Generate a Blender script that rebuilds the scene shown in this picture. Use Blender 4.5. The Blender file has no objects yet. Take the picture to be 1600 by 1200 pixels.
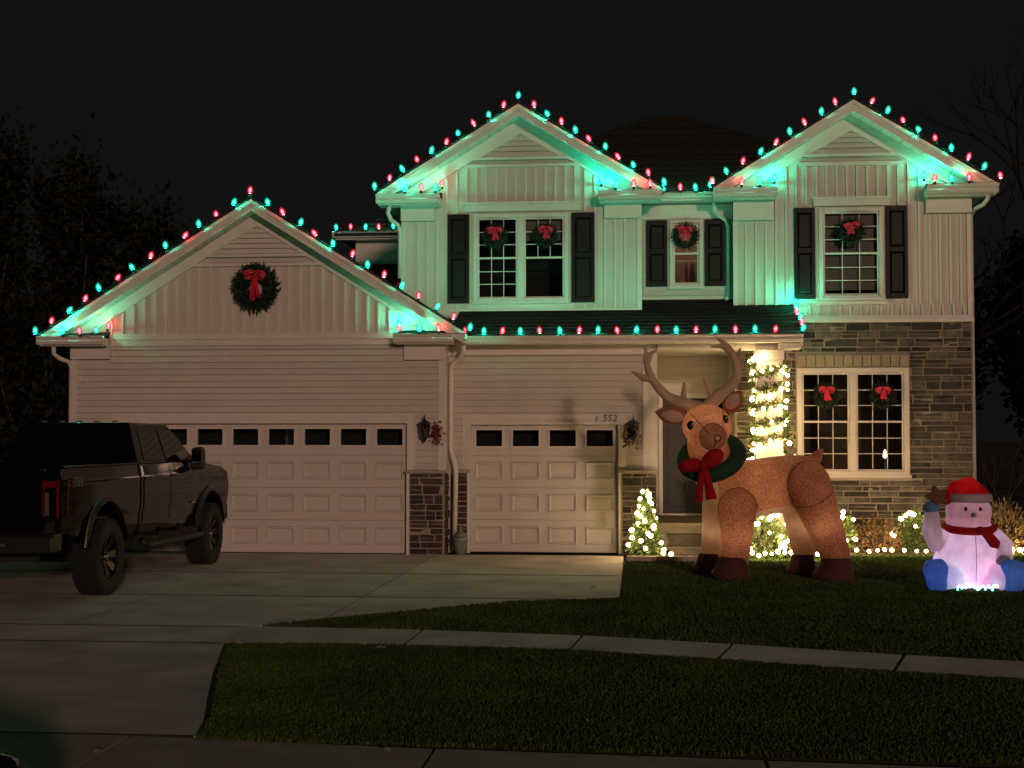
import bpy, math, random
import numpy as np
from mathutils import Vector, Matrix, noise

random.seed(7); RNG = np.random.default_rng(11)
R = math.radians
sc = bpy.context.scene
COL = sc.collection

# ---------------------------------------------------------------- camera, sky, sun, exposure
CAMZ = 1.94
cam_d = bpy.data.cameras.new('camera'); cam = bpy.data.objects.new('camera', cam_d); COL.objects.link(cam)
cam_d.sensor_width = 36; cam_d.lens = 36*2140/1600; cam_d.clip_start = .05; cam_d.clip_end = 2000
cam.location = (0, 0, CAMZ); cam.rotation_euler = (R(90+2.19), 0, R(5.34))
sc.camera = cam
w = bpy.data.worlds.new('World'); sc.world = w; w.use_nodes = True
bg = w.node_tree.nodes['Background']; bg.inputs[0].default_value = (.0056, .0058, .0057, 1); bg.inputs[1].default_value = 1
SUN_E = 8.5
sd = bpy.data.lights.new('sun', 'SUN'); sd.energy = .80; sd.angle = R(3.2); sd.color = (1, .61, .45)
sun = bpy.data.objects.new('sun', sd); COL.objects.link(sun)
sun.rotation_euler = Vector((-.335, .94, -math.tan(R(SUN_E)))).to_track_quat('-Z', 'Y').to_euler()
sun.location = (6, -10, 8)
sc.view_settings.view_transform = 'Standard'; sc.view_settings.look = 'None'
sc.view_settings.exposure = 0; sc.view_settings.gamma = 1
sc.cycles.use_denoising = True
sc.cycles.max_bounces = 6; sc.cycles.diffuse_bounces = 3; sc.cycles.glossy_bounces = 3; sc.cycles.transparent_max_bounces = 12
sc.cycles.sample_clamp_indirect = 4

# ---------------------------------------------------------------- materials
MATS = {}
def nodes(name):
    m = bpy.data.materials.new(name); m.use_nodes = True
    nt = m.node_tree; b = nt.nodes['Principled BSDF']; MATS[name] = m
    return m, nt, b
def pmat(name, col, rough=.6, var=.12, scale=6, bump=0., bscale=60, metal=0., rand=0., coat=0., spec=.5):
    m, nt, b = nodes(name)
    N, L = nt.nodes, nt.links
    b.inputs['Roughness'].default_value = rough; b.inputs['Metallic'].default_value = metal
    b.inputs['Coat Weight'].default_value = coat; b.inputs['Specular IOR Level'].default_value = spec
    tc = N.new('ShaderNodeNewGeometry')
    nz = N.new('ShaderNodeTexNoise'); nz.inputs['Scale'].default_value = scale; nz.inputs['Detail'].default_value = 5
    L.new(tc.outputs['Position'], nz.inputs['Vector'])
    mr = N.new('ShaderNodeMapRange'); mr.inputs[1].default_value = .25; mr.inputs[2].default_value = .75
    mr.inputs[3].default_value = 1-var; mr.inputs[4].default_value = 1+var
    L.new(nz.outputs['Fac'], mr.inputs[0])
    val = mr.outputs[0]
    if rand:
        oi = N.new('ShaderNodeObjectInfo'); ad = N.new('ShaderNodeMath'); ad.operation = 'ADD'
        L.new(oi.outputs['Random'], ad.inputs[0]); L.new(tc.outputs['Random Per Island'], ad.inputs[1])
        fr = N.new('ShaderNodeMath'); fr.operation = 'FRACT'; L.new(ad.outputs[0], fr.inputs[0])
        m2 = N.new('ShaderNodeMapRange'); m2.inputs[3].default_value = 1-rand; m2.inputs[4].default_value = 1+rand
        L.new(fr.outputs[0], m2.inputs[0])
        mu = N.new('ShaderNodeMath'); mu.operation = 'MULTIPLY'; L.new(val, mu.inputs[0]); L.new(m2.outputs[0], mu.inputs[1]); val = mu.outputs[0]
    vm = N.new('ShaderNodeVectorMath'); vm.operation = 'SCALE'; vm.inputs[0].default_value = col[:3]
    L.new(val, vm.inputs['Scale']); L.new(vm.outputs[0], b.inputs['Base Color'])
    if bump:
        n2 = N.new('ShaderNodeTexNoise'); n2.inputs['Scale'].default_value = bscale; n2.inputs['Detail'].default_value = 4
        L.new(tc.outputs['Position'], n2.inputs['Vector'])
        bp = N.new('ShaderNodeBump'); bp.inputs['Strength'].default_value = bump; bp.inputs['Distance'].default_value = .02
        L.new(n2.outputs['Fac'], bp.inputs['Height']); L.new(bp.outputs[0], b.inputs['Normal'])
    return m
def emat(name, col, s):
    m, nt, b = nodes(name)
    e = nt.nodes.new('ShaderNodeEmission'); e.inputs[0].default_value = (*col, 1); e.inputs[1].default_value = s
    nt.links.new(e.outputs[0], nt.nodes['Material Output'].inputs[0]); nt.nodes.remove(b)
    return m
def shellmat(name, col, s, fac):
    m, nt, b = nodes(name); N, L = nt.nodes, nt.links
    e = N.new('ShaderNodeEmission'); e.inputs[0].default_value = (*col, 1); e.inputs[1].default_value = s
    t = N.new('ShaderNodeBsdfTransparent'); mx = N.new('ShaderNodeMixShader'); mx.inputs[0].default_value = fac
    L.new(t.outputs[0], mx.inputs[1]); L.new(e.outputs[0], mx.inputs[2]); L.new(mx.outputs[0], N['Material Output'].inputs[0]); N.remove(b)
    return m
def glassmat(name, tint=(.8, .85, .85), rough=.02):
    m, nt, b = nodes(name); N, L = nt.nodes, nt.links
    t = N.new('ShaderNodeBsdfTransparent'); t.inputs[0].default_value = (*tint, 1)
    g = N.new('ShaderNodeBsdfGlossy'); g.inputs['Roughness'].default_value = rough; g.inputs[0].default_value = (.9, .9, .9, 1)
    fr = N.new('ShaderNodeFresnel'); fr.inputs[0].default_value = 1.6
    mx = N.new('ShaderNodeMixShader'); L.new(fr.outputs[0], mx.inputs[0]); L.new(t.outputs[0], mx.inputs[1]); L.new(g.outputs[0], mx.inputs[2])
    L.new(mx.outputs[0], N['Material Output'].inputs[0]); N.remove(b)
    return m
def fabric(name, col, trans=.35, speck=.0, sscale=60, rough=.75, tcol=None):
    m, nt, b = nodes(name); N, L = nt.nodes, nt.links
    b.inputs['Roughness'].default_value = rough; b.inputs['Specular IOR Level'].default_value = .25
    g = N.new('ShaderNodeNewGeometry')
    nz = N.new('ShaderNodeTexNoise'); nz.inputs['Scale'].default_value = sscale; nz.inputs['Detail'].default_value = 3; nz.inputs['Roughness'].default_value = .8
    L.new(g.outputs['Position'], nz.inputs['Vector'])
    n3 = N.new('ShaderNodeTexNoise'); n3.inputs['Scale'].default_value = 5; L.new(g.outputs['Position'], n3.inputs['Vector'])
    mr = N.new('ShaderNodeMapRange'); mr.inputs[1].default_value = .35; mr.inputs[2].default_value = .65; mr.inputs[3].default_value = 1-speck; mr.inputs[4].default_value = 1+speck
    L.new(nz.outputs['Fac'], mr.inputs[0])
    m3 = N.new('ShaderNodeMapRange'); m3.inputs[1].default_value = .3; m3.inputs[2].default_value = .7; m3.inputs[3].default_value = .85; m3.inputs[4].default_value = 1.12
    L.new(n3.outputs['Fac'], m3.inputs[0])
    mu = N.new('ShaderNodeMath'); mu.operation = 'MULTIPLY'; L.new(mr.outputs[0], mu.inputs[0]); L.new(m3.outputs[0], mu.inputs[1])
    vm = N.new('ShaderNodeVectorMath'); vm.operation = 'SCALE'; vm.inputs[0].default_value = col; L.new(mu.outputs[0], vm.inputs['Scale'])
    L.new(vm.outputs[0], b.inputs['Base Color'])
    v2 = N.new('ShaderNodeVectorMath'); v2.operation = 'SCALE'; v2.inputs[0].default_value = tcol or col; L.new(mu.outputs[0], v2.inputs['Scale'])
    t = N.new('ShaderNodeBsdfTranslucent'); L.new(v2.outputs[0], t.inputs[0])
    mx = N.new('ShaderNodeMixShader'); mx.inputs[0].default_value = trans
    L.new(b.outputs[0], mx.inputs[1]); L.new(t.outputs[0], mx.inputs[2]); L.new(mx.outputs[0], N['Material Output'].inputs[0])
    bp = N.new('ShaderNodeBump'); bp.inputs['Strength'].default_value = .6; bp.inputs['Distance'].default_value = .04
    L.new(n3.outputs['Fac'], bp.inputs['Height']); L.new(bp.outputs[0], b.inputs['Normal'])
    return m

pmat('siding', (.60, .575, .53), .5, .06, 3, .08, 30, rand=.035)
pmat('trim', (.68, .66, .62), .45, .05, 4, .05, 40)
pmat('door_paint', (.60, .57, .54), .42, .05, 2, .06, 25)
pmat('shutter_paint', (.006, .007, .008), .5, .2, 8, spec=.25)
pmat('mortar', (.33, .29, .24), .9, .2, 12, .4, 80)
pmat('stone', (.088, .082, .070), .85, .55, 7, 1., 22, rand=.75)
pmat('stone_dark', (.055, .043, .034), .85, .35, 9, .9, 28, rand=.45)
pmat('lintel', (.34, .29, .21), .8, .15, 10, .4, 50, rand=.12)
pmat('ledge', (.38, .34, .29), .8, .15, 10, .3, 50)
pmat('shingle', (.020, .020, .019), .95, .45, 14, .8, 60, rand=.35, spec=.2)
pmat('void', (.012, .012, .012), .9, .3, 4)
pmat('brown_room', (.10, .072, .05), .9, .3, 2)
pmat('black_metal', (.010, .010, .010), .4, .2, 20)
pmat('front_door', (.020, .020, .022), .4, .15, 10)
pmat('step_wood', (.10, .085, .07), .7, .25, 12, .3, 60)
pmat('concrete', (.56, .51, .49), .85, .28, 1.4, .4, 70, rand=.07)
pmat('kerb_concrete', (.36, .32, .29), .85, .2, 3, .3, 60, rand=.08)
pmat('asphalt', (.035, .035, .036), .9, .25, 8, .6, 120)
pmat('soil', (.014, .013, .007), .95, .4, 10, .5, 60)
pmat('mulch', (.05, .036, .024), .95, .5, 30, .9, 70)
pmat('grass', (.050, .090, .016), .7, .35, 1.2, 0, rand=.45, spec=.2)
pmat('wreath_green', (.014, .032, .015), .6, .3, 20, rand=.5)
pmat('wreath_dark', (.006, .012, .006), .8)
pmat('ribbon_red', (.62, .012, .045), .5, .15, 20)
pmat('leaf_green', (.065, .12, .025), .55, .3, 8, rand=.45)
pmat('leaf_dry', (.17, .10, .04), .7, .3, 8, rand=.5)
pmat('leaf_straw', (.24, .18, .08), .75, .3, 8, rand=.4)
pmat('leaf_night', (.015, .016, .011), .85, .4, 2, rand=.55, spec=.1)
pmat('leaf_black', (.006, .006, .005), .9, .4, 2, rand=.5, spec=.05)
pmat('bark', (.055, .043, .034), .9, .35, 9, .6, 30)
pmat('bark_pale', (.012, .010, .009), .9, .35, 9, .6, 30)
pmat('truck_paint', (.003, .0028, .0023), .08, .1, 3, coat=.0, spec=.22)
pmat('truck_trim', (.006, .006, .006), .6, .2, 20)
pmat('tyre_rubber', (.010, .010, .010), .85, .2, 20, .3, 60)
pmat('rim_dark', (.05, .05, .05), .22, .1, 10, metal=.9)
pmat('chrome', (.35, .35, .35), .2, .1, 10, metal=1)
pmat('truck_glass', (.002, .002, .002), .05, 0, 3, spec=.35)
pmat('lens_red', (.07, .003, .005), .1, .1, 20, coat=.5)
pmat('lens_bright', (.15, .004, .007), .12, .1, 20, coat=.5)
pmat('lens_clear', (.10, .095, .09), .15, .1, 20, coat=.5)
pmat('decal', (.10, .095, .085), .5)
pmat('number_black', (.01, .01, .01), .5)
pmat('urn_glaze', (.17, .20, .19), .35, .25, 15)
pmat('socket_green', (.006, .02, .008), .6)
pmat('wire_green', (.005, .012, .006), .7)
pmat('wire_white', (.3, .3, .26), .6)
pmat('blind', (.26, .26, .23), .7, .05, 4)
pmat('room_wall', (.55, .36, .30), .8, .08, 3)
pmat('clothes', (.35, .27, .25), .9, .5, 7, rand=.7)
pmat('swag_red', (.16, .04, .028), .7, .3, 30, rand=.5)
pmat('swag_mix', (.22, .13, .10), .7, .5, 30, rand=.8)
pmat('dead_leaf', (.32, .25, .17), .8, .2, 30)
glassmat('glass')
glassmat('lantern_glass', (.6, .6, .58), .15)
LEDG, LEDR = (.0, 1., .52), (1., .03, .055)
emat('core_green', (.04, 1., .60), 15); emat('core_red', (1., .05, .07), 26)
emat('chip_green', LEDG, 5000); emat('chip_red', LEDR, 560)
shellmat('shell_green', LEDG, .62, .55); shellmat('shell_red', LEDR, .75, .55)
emat('mini_warm', (1., .66, .28), 62)
emat('candle', (1., .55, .18), 14)
fabric('deer_fur', (.42, .20, .125), .38, .55, 50, tcol=(.62, .295, .165))
fabric('deer_cream', (.62, .44, .31), .40, .05, 30)
fabric('deer_hoof', (.085, .036, .022), .15, .1, 30)
fabric('deer_muzzle', (.34, .16, .105), .30, .45, 50)
fabric('deer_antler', (.68, .53, .36), .25, .06, 20)
fabric('deer_pink', (.80, .58, .48), .35, .05, 20)
fabric('deer_seam', (.10, .038, .022), .0)
fabric('collar_green', (.022, .085, .04), .3, .15, 40)
fabric('nylon_red', (.50, .010, .018), .35, .05, 20)
fabric('nylon_white', (.74, .70, .74), .45, .02, 20)
fabric('nylon_blue', (.16, .36, .75), .40, .06, 20)
fabric('nylon_grey', (.30, .36, .46), .3, .06, 20)
fabric('nylon_brown', (.22, .10, .05), .25, .1, 30)
fabric('nylon_black', (.01, .01, .012), .0)

# ---------------------------------------------------------------- mesh helpers
W = {}     # world location of each object (translation-only ancestors)
class MB:
    def __init__(s): s.v = []; s.f = []; s.m = []; s.mi = 0
    def add(s, vs, fs):
        o = len(s.v); s.v += [tuple(p) for p in vs]
        for f in fs: s.f.append([i+o for i in f]); s.m.append(s.mi)
        return s
    def box(s, x0, x1, y0, y1, z0, z1):
        return s.add([(x0,y0,z0),(x1,y0,z0),(x1,y1,z0),(x0,y1,z0),(x0,y0,z1),(x1,y0,z1),(x1,y1,z1),(x0,y1,z1)],
                     [(0,3,2,1),(4,5,6,7),(0,1,5,4),(1,2,6,5),(2,3,7,6),(3,0,4,7)])
    def prism(s, poly, a0, a1, axis='y'):
        n = len(poly)
        if axis == 'y': P = lambda p, a: (p[0], a, p[1])
        elif axis == 'x': P = lambda p, a: (a, p[0], p[1])
        else: P = lambda p, a: (p[0], p[1], a)
        vs = [P(p, a0) for p in poly]+[P(p, a1) for p in poly]
        fs = [list(range(n)), list(range(2*n-1, n-1, -1))]
        for i in range(n): j = (i+1) % n; fs.append([i, i+n, j+n, j])
        return s.add(vs, fs)
    def tube(s, pts, r, n=8, cap=True, tip=None):
        pts = [Vector(p) for p in pts]; k = len(pts)
        rs = r if isinstance(r, (list, tuple)) else [r]*k
        up = Vector((0, 0, 1)); vs = []; fs = []
        t0 = (pts[1]-pts[0]).normalized(); a = t0.cross(up)
        if a.length < .01: a = t0.cross(Vector((1, 0, 0)))
        a.normalize()
        for i in range(k):
            t = (pts[min(i+1, k-1)]-pts[max(i-1, 0)]).normalized()
            a = (a-t*a.dot(t)).normalized(); b = t.cross(a)
            for j in range(n):
                th = 2*math.pi*j/n; vs.append(pts[i]+(a*math.cos(th)+b*math.sin(th))*rs[i])
        for i in range(k-1):
            for j in range(n): q = (j+1) % n; fs.append((i*n+j, i*n+q, (i+1)*n+q, (i+1)*n+j))
        if cap: fs.append(list(range(n-1, -1, -1))); fs.append([(k-1)*n+j for j in range(n)])
        return s.add(vs, fs)
    def limb(s, pts, rs, n=18):
        # capsule chain with rounded ends
        pts = [Vector(p) for p in pts]; d0 = (pts[0]-pts[1]).normalized(); d1 = (pts[-1]-pts[-2]).normalized()
        P, Q = [], []
        for a in (80, 55, 30): P.append(pts[0]+d0*rs[0]*math.sin(R(a))); Q.append(rs[0]*math.cos(R(a)))
        P += pts; Q += list(rs)
        for a in (30, 55, 80): P.append(pts[-1]+d1*rs[-1]*math.sin(R(a))); Q.append(rs[-1]*math.cos(R(a)))
        return s.tube(P, Q, n)
    def ell(s, c, r, n=20, m=12, rot=None):
        c = Vector(c); vs = []; fs = []
        for i in range(1, m):
            ph = math.pi*i/m
            for j in range(n):
                th = 2*math.pi*j/n
                vs.append(Vector((r[0]*math.sin(ph)*math.cos(th), r[1]*math.sin(ph)*math.sin(th), r[2]*math.cos(ph))))
        vs += [Vector((0, 0, r[2])), Vector((0, 0, -r[2]))]
        if rot: vs = [rot @ v for v in vs]
        vs = [v+c for v in vs]; t, b = len(vs)-2, len(vs)-1
        for i in range(m-2):
            for j in range(n): q = (j+1) % n; fs.append((i*n+j, (i+1)*n+j, (i+1)*n+q, i*n+q))
        for j in range(n): q = (j+1) % n; fs.append((t, j, q)); fs.append((b, (m-2)*n+q, (m-2)*n+j))
        return s.add(vs, fs)
    def lathe(s, prof, c=(0, 0, 0), n=16, axis='z', cap=True):
        vs = []; fs = []; k = len(prof)
        for (r, h) in prof:
            for j in range(n):
                th = 2*math.pi*j/n; a, b = r*math.cos(th), r*math.sin(th)
                p = (a, b, h) if axis == 'z' else ((h, a, b) if axis == 'x' else (a, h, b))
                vs.append((p[0]+c[0], p[1]+c[1], p[2]+c[2]))
        for i in range(k-1):
            for j in range(n): q = (j+1) % n; fs.append((i*n+j, i*n+q, (i+1)*n+q, (i+1)*n+j))
        if cap: fs.append(list(range(n-1, -1, -1))); fs.append([(k-1)*n+j for j in range(n)])
        return s.add(vs, fs)
    def xf(s, M, start=0):
        for i in range(start, len(s.v)): s.v[i] = tuple(M @ Vector(s.v[i]))
        return s
    def mesh(s, name, mats, smooth=False, off=None):
        me = bpy.data.meshes.new(name)
        v = s.v if off is None else [(p[0]-off[0], p[1]-off[1], p[2]-off[2]) for p in s.v]
        me.from_pydata(v, [], s.f)
        for m in mats: me.materials.append(MATS[m])
        if len(mats) > 1: me.polygons.foreach_set('material_index', s.m)
        if smooth: me.polygons.foreach_set('use_smooth', [True]*len(s.f))
        me.update()
        return me
    def build(s, name, mat, parent=None, smooth=False, bevel=0, base=False, auto=False):
        # world (or root-local when the root sits at W==0) vertices -> object with its origin at its own centre
        A = np.array(s.v); lo, hi = A.min(0), A.max(0)
        c = (lo+hi)/2
        if base: c[2] = lo[2]
        mats = mat if isinstance(mat, (list, tuple)) else [mat]
        return place(name, s.mesh(name, mats, smooth, c), Vector(c), parent, bevel)
def place(name, me, loc, parent=None, bevel=0, rot=None):
    o = bpy.data.objects.new(name, me); COL.objects.link(o)
    loc = Vector(loc); W[o] = loc.copy()
    if parent is not None: o.parent = parent; loc = loc-W[parent]
    o.location = loc
    if rot is not None: o.rotation_euler = rot
    if bevel:
        b = o.modifiers.new('bevel', 'BEVEL'); b.width = bevel; b.segments = 2; b.limit_method = 'ANGLE'; b.angle_limit = R(35)
    return o
def tag(o, label, cat, group=None):
    o['label'] = label; o['category'] = cat
    if group: o['group'] = group
    return o
def thing(name, label, cat, loc=(0, 0, 0), group=None, rotz=0):
    o = bpy.data.objects.new(name, None); COL.objects.link(o); o.location = loc; o.rotation_euler = (0, 0, rotz)
    o.empty_display_size = .2; W[o] = Vector(loc)
    return tag(o, label, cat, group)
def struct(o): o['kind'] = 'structure'; return o
def empty_part(name, loc, parent):
    o = bpy.data.objects.new(name, None); COL.objects.link(o); o.empty_display_size = .1
    W[o] = Vector(loc); o.parent = parent; o.location = W[o]-W[parent]
    return o
def B(*a): return MB().box(*a)
def fastmesh(name, V, F, mat):
    V = np.asarray(V, np.float32).reshape(-1, 3); F = np.asarray(F, np.int32); n, k = F.shape
    me = bpy.data.meshes.new(name); me.vertices.add(len(V)); me.vertices.foreach_set('co', V.ravel())
    me.loops.add(n*k); me.loops.foreach_set('vertex_index', F.ravel())
    me.polygons.add(n); me.polygons.foreach_set('loop_start', np.arange(0, n*k, k, dtype=np.int32)); me.polygons.foreach_set('loop_total', np.full(n, k, np.int32))
    me.update(); me.validate(); me.materials.append(MATS[mat])
    return me
def leaves(P, size, aspect=2.2, up=.0, rng=RNG, jitter=.45, D=None):
    """leaf-shaped quads at points P; returns verts, faces"""
    n = len(P); d = rng.normal(size=(n, 3)) if D is None else D+rng.normal(size=(n, 3))*.5
    d[:, 2] += up; d /= np.linalg.norm(d, axis=1, keepdims=True)
    u = rng.normal(size=(n, 3)); u -= d*(u*d).sum(1, keepdims=True); u /= np.linalg.norm(u, axis=1, keepdims=True)
    L = (size*(1+rng.uniform(-jitter, jitter, n)))[:, None]; Wd = L/aspect
    nrm = np.cross(d, u)
    a = P; b = P+d*L*.5+u*Wd*.5+nrm*Wd*.15; c = P+d*L; e = P+d*L*.5-u*Wd*.5+nrm*Wd*.15
    V = np.stack([a, b, c, e], 1).reshape(-1, 3); F = np.arange(n*4).reshape(n, 4)
    return V, F

# ---------------------------------------------------------------- ground, driveway, pavement, kerb, street, lawns
g = struct(B(-300, 300, 7.0, 500, -.5, -.03).build('ground', 'soil'))
st = struct(B(-60, 60, -30, 7.0, -.5, -.16).build('street', 'asphalt'))
def slab(poly, z0, z1, name, mat, parent, gap=.012):
    c = np.mean(poly, 0); q = []
    for p in poly:
        d = np.array(p)-c; L = np.linalg.norm(d); q.append(tuple(c+d*(1-gap/L)))
    return MB().prism(q, z0, z1, 'z').build(name, mat, parent)
ys = [8.72, 12.63, 13.72, 16.4, 19.2, 22.42]
EDGE = [(-.27, 22.42), (-.25, 16.55), (-1.506, 16.11), (-3.02, 14.75), (-3.766, 13.97), (-4.0, 13.72), (-3.896, 12.63), (-3.547, 11.24), (-3.204, 10.0), (-3.008, 9.32), (-2.866, 8.72)]
drv = struct(MB().prism([(-11.2, 8.9)]+[(p[0]-.03, max(8.9, min(22.3, p[1]))) for p in EDGE[::-1]]+[(-11.2, 22.3)], -.25, -.0015, 'z').build('driveway', 'soil'))
def edge_x(y):
    for (a, b) in zip(EDGE[:-1], EDGE[1:]):
        if b[1] <= y <= a[1]: t = (a[1]-y)/max(1e-6, a[1]-b[1]); return a[0]+(b[0]-a[0])*t
    return -3
for i in range(len(ys)-1):
    y0, y1 = ys[i], ys[i+1]
    xs = [-11, -8.6, -5.9, -3.345] if y0 >= 13.7 else [-11, -7.4]
    for j in range(len(xs)):
        x0 = xs[j]; x1 = xs[j+1] if j+1 < len(xs) else None
        if x1 is not None and not (y0 < 14 and x1 > -3.9 and y1 > 13.8):
            slab([(x0, y0), (x1, y0), (x1, y1), (x0, y1)], -.2, 0, 'concrete_slab', 'concrete', drv, .011)
        elif x1 is not None:
            slab([(x0, y0), (edge_x(y0), y0), (-3.766, 13.97), (-3.39, 14.4), (x1, 14.45), (x1, y1), (x0, y1)], -.2, 0, 'concrete_slab', 'concrete', drv, .011)
        else:
            pts = [(x0, y1)]
            e = [p for p in EDGE if y0 < p[1] < y1]
            if y0 == 13.72: pts = [(x0, 16.4), (-.62, 16.4), (-1.506, 16.11), (-3.02, 14.75), (x0, 14.47)]
            else: pts = [(x0, y0), (x0, y1), (edge_x(y1), y1)]+e+[(edge_x(y0), y0)]
            slab(pts[::-1], -.2, 0, 'concrete_slab', 'concrete', drv, .011)
pmat('joint_filler', (.03, .026, .02), .95, .3, 20)
for y in ys[:-1]:
    x1 = edge_x(y+.001)-.02; n = 14; x0 = -11.; q = [(x0+(x1-x0)*i/n, y-.014+random.uniform(-.006, .002)) for i in range(n+1)]+[(x0+(x1-x0)*i/n, y+.013+random.uniform(-.002, .006)) for i in range(n, -1, -1)]
    MB().prism(q, -.02, .003, 'z').build('joint_filler', 'joint_filler', drv)
# public pavement slabs
swb = [(-4.0, 13.72), (-2.17, 13.62), (-.564, 13.38), (.849, 12.96), (2.316, 12.46), (3.9, 12.02), (5.5, 11.7), (7.1, 11.45)]
swf = [(-3.896, 12.63), (-2.2, 12.62), (-.65, 12.48), (.66, 12.09), (2.07, 11.6), (3.6, 11.17), (5.3, 10.85), (6.95, 10.6)]
pav = struct(MB().prism([(p[0], p[1]) for p in swf]+[(p[0], p[1]) for p in swb[::-1]], -.2, -.004, 'z').build('pavement', 'soil'))
for i in range(len(swb)-1):
    slab([swf[i], swf[i+1], swb[i+1], swb[i]], -.15, .012, 'pavement_slab', 'concrete', pav, .022)
kb = struct(B(-20, 20, 7.0, 8.55, -.4, -.07).build('kerb', 'soil'))
for i in range(14):
    x0 = -13.4+i*2.02; x1 = x0+2.02
    f = lambda x: 8.70 if x < -2.9 else 8.60-.06*(x+2.8)
    MB().prism([(x0+.012, 7.55), (x1-.012, 7.55), (x1-.012, f(x1)), (x0+.012, f(x0))], -.3, .001+random.uniform(-.002, .002), 'z').build('kerb_stone', 'kerb_concrete', kb)
# planted bed along the right wing, with a pale edging strip
MB().prism([(.2, 21.5), (1.6, 21.9), (2.6, 22.3), (3.6, 22.75), (6.8, 23.2), (6.8, 24.3), (1.2, 24.3), (.2, 22.7)], -.05, .05, 'z').build('planting_bed', 'mulch')['kind'] = 'structure'
struct(bpy.data.objects['planting_bed'])
for k in range(3):
    tag(B(-.22+k*.47, .24+k*.47, 21.3+k*.04, 21.42+k*.04, -.05, .09).build('edging_stone', 'ledge', bevel=.012, base=True),
        'pale edging stone at the lawn edge, %s' % ['beside the driveway corner', 'middle one of the row of three', 'nearest the porch steps'][k], 'edging stone', 'edging stones by the porch bed')

# lawns: base turf plus blades
def inpoly(px, py, poly):
    c = np.zeros(len(px), bool); n = len(poly)
    for i in range(n):
        (x1, y1), (x2, y2) = poly[i], poly[(i+1) % n]
        k = ((y1 > py) != (y2 > py)) & (px < (x2-x1)*(py-y1)/(y2-y1+1e-12)+x1)
        c ^= k
    return c
LAWN = [(-.24, 21.9), (-.22, 16.55), (-1.5, 16.07), (-3.0, 14.7), (-3.85, 13.78)]+[(p[0], p[1]+.02) for p in swb[1:]]+[(9, 11.2), (9, 23.6), (6.8, 23.2), (3.6, 22.75), (2.6, 22.3), (1.6, 21.9), (1.2, 21.55), (-.24, 21.3)]
VERGE = [(-3.86, 12.60), (-3.5, 11.24), (-3.16, 10.0), (-2.96, 9.32), (-2.84, 8.62), (7, 8.25), (7, 10.6)]+[(p[0], p[1]-.02) for p in swf[::-1][1:-1]]
def lawn(name, poly, bb, dens, h, label):
    base = struct(MB().prism(poly, -.06, -.002, 'z').build(name+'_turf', 'soil')) if False else MB().prism(poly, -.06, -.002, 'z').build('lawn', 'soil')
    struct(base)
    n = int((bb[1]-bb[0])*(bb[3]-bb[2])*dens)
    x = RNG.uniform(bb[0], bb[1], n); y = RNG.uniform(bb[2], bb[3], n)
    k = inpoly(x, y, poly)
    # keep what the photo's view plus a margin can see
    ang = np.arctan2(x, y); k &= (ang < R(19)) & (ang > R(-30)); x, y = x[k], y[k]; n = len(x)
    pn = np.array([noise.noise((a*.9, b*.9, 0)) for a, b in zip(x[::1], y[::1])])
    hh = h*(1+.35*pn)*RNG.uniform(.55, 1.25, n); th = RNG.uniform(0, 2*np.pi, n); wd = RNG.uniform(.0035, .007, n)*(1+y/25)
    lean = RNG.uniform(.1, .75, n)*hh; la = RNG.uniform(0, 2*np.pi, n)
    cx, cy = np.cos(th)*wd, np.sin(th)*wd; z0 = np.full(n, -.004)
    lx, ly = np.cos(la)*lean, np.sin(la)*lean
    V = np.stack([np.stack([x-cx, y-cy, z0], 1), np.stack([x+cx, y+cy, z0], 1),
                  np.stack([x+cx*.75+lx*.4, y+cy*.75+ly*.4, hh*.6], 1), np.stack([x-cx*.75+lx*.4, y-cy*.75+ly*.4, hh*.6], 1),
                  np.stack([x+lx, y+ly, hh], 1)], 1).reshape(-1, 3)
    b = np.arange(n)[:, None]*5
    F = np.concatenate([b+np.array([[0, 1, 2]]), b+np.array([[0, 2, 3]]), b+np.array([[3, 2, 4]])])
    o = place(name, fastmesh(name, V, F, 'grass'), (0, 0, 0)); tag(o, label, 'grass'); o['kind'] = 'stuff'
lawn('lawn_grass', LAWN, (-4, 8, 11.3, 23.2), 2800, .026, 'short green lawn grass between the house and the pavement')
lawn('verge_grass', VERGE, (-4, 5, 8.2, 12.7), 6000, .026, 'dark grass strip between the pavement and the kerb')

# ---------------------------------------------------------------- the house
house = thing('house', 'two storey pale sided house with gables, stone wing and two garage doors', 'house', (-2, 24, 0))
YA, YB, YM, YT, YR, YD, YL = 22.35, 22.80, 23.60, 23.80, 24.15, 25.30, 28.75

def rects_minus(x0, x1, z0, z1, ops):
    xs = sorted({x0, x1, *[min(max(v, x0), x1) for o in ops for v in o[:2]]}); zs = sorted({z0, z1, *[min(max(v, z0), z1) for o in ops for v in o[2:]]})
    out = []
    for a, b in zip(xs[:-1], xs[1:]):
        run = None
        for c, d in zip(zs[:-1], zs[1:]):
            if b-a < 1e-4 or d-c < 1e-4: continue
            m = ((a+b)/2, (c+d)/2)
            if any(o[0] < m[0] < o[1] and o[2] < m[1] < o[3] for o in ops):
                if run: out.append((a, b, *run)); run = None
            else: run = (run[0], d) if run else (c, d)
        if run: out.append((a, b, *run))
    return out
def wall(name, x0, x1, z0, z1, Y, ops=(), mat='siding', th=.14, parent=house):
    m = MB()
    for (a, b, c, d) in rects_minus(x0, x1, z0, z1, ops): m.box(a, b, Y, Y+th, c, d)
    return m.build(name, mat, parent)
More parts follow.
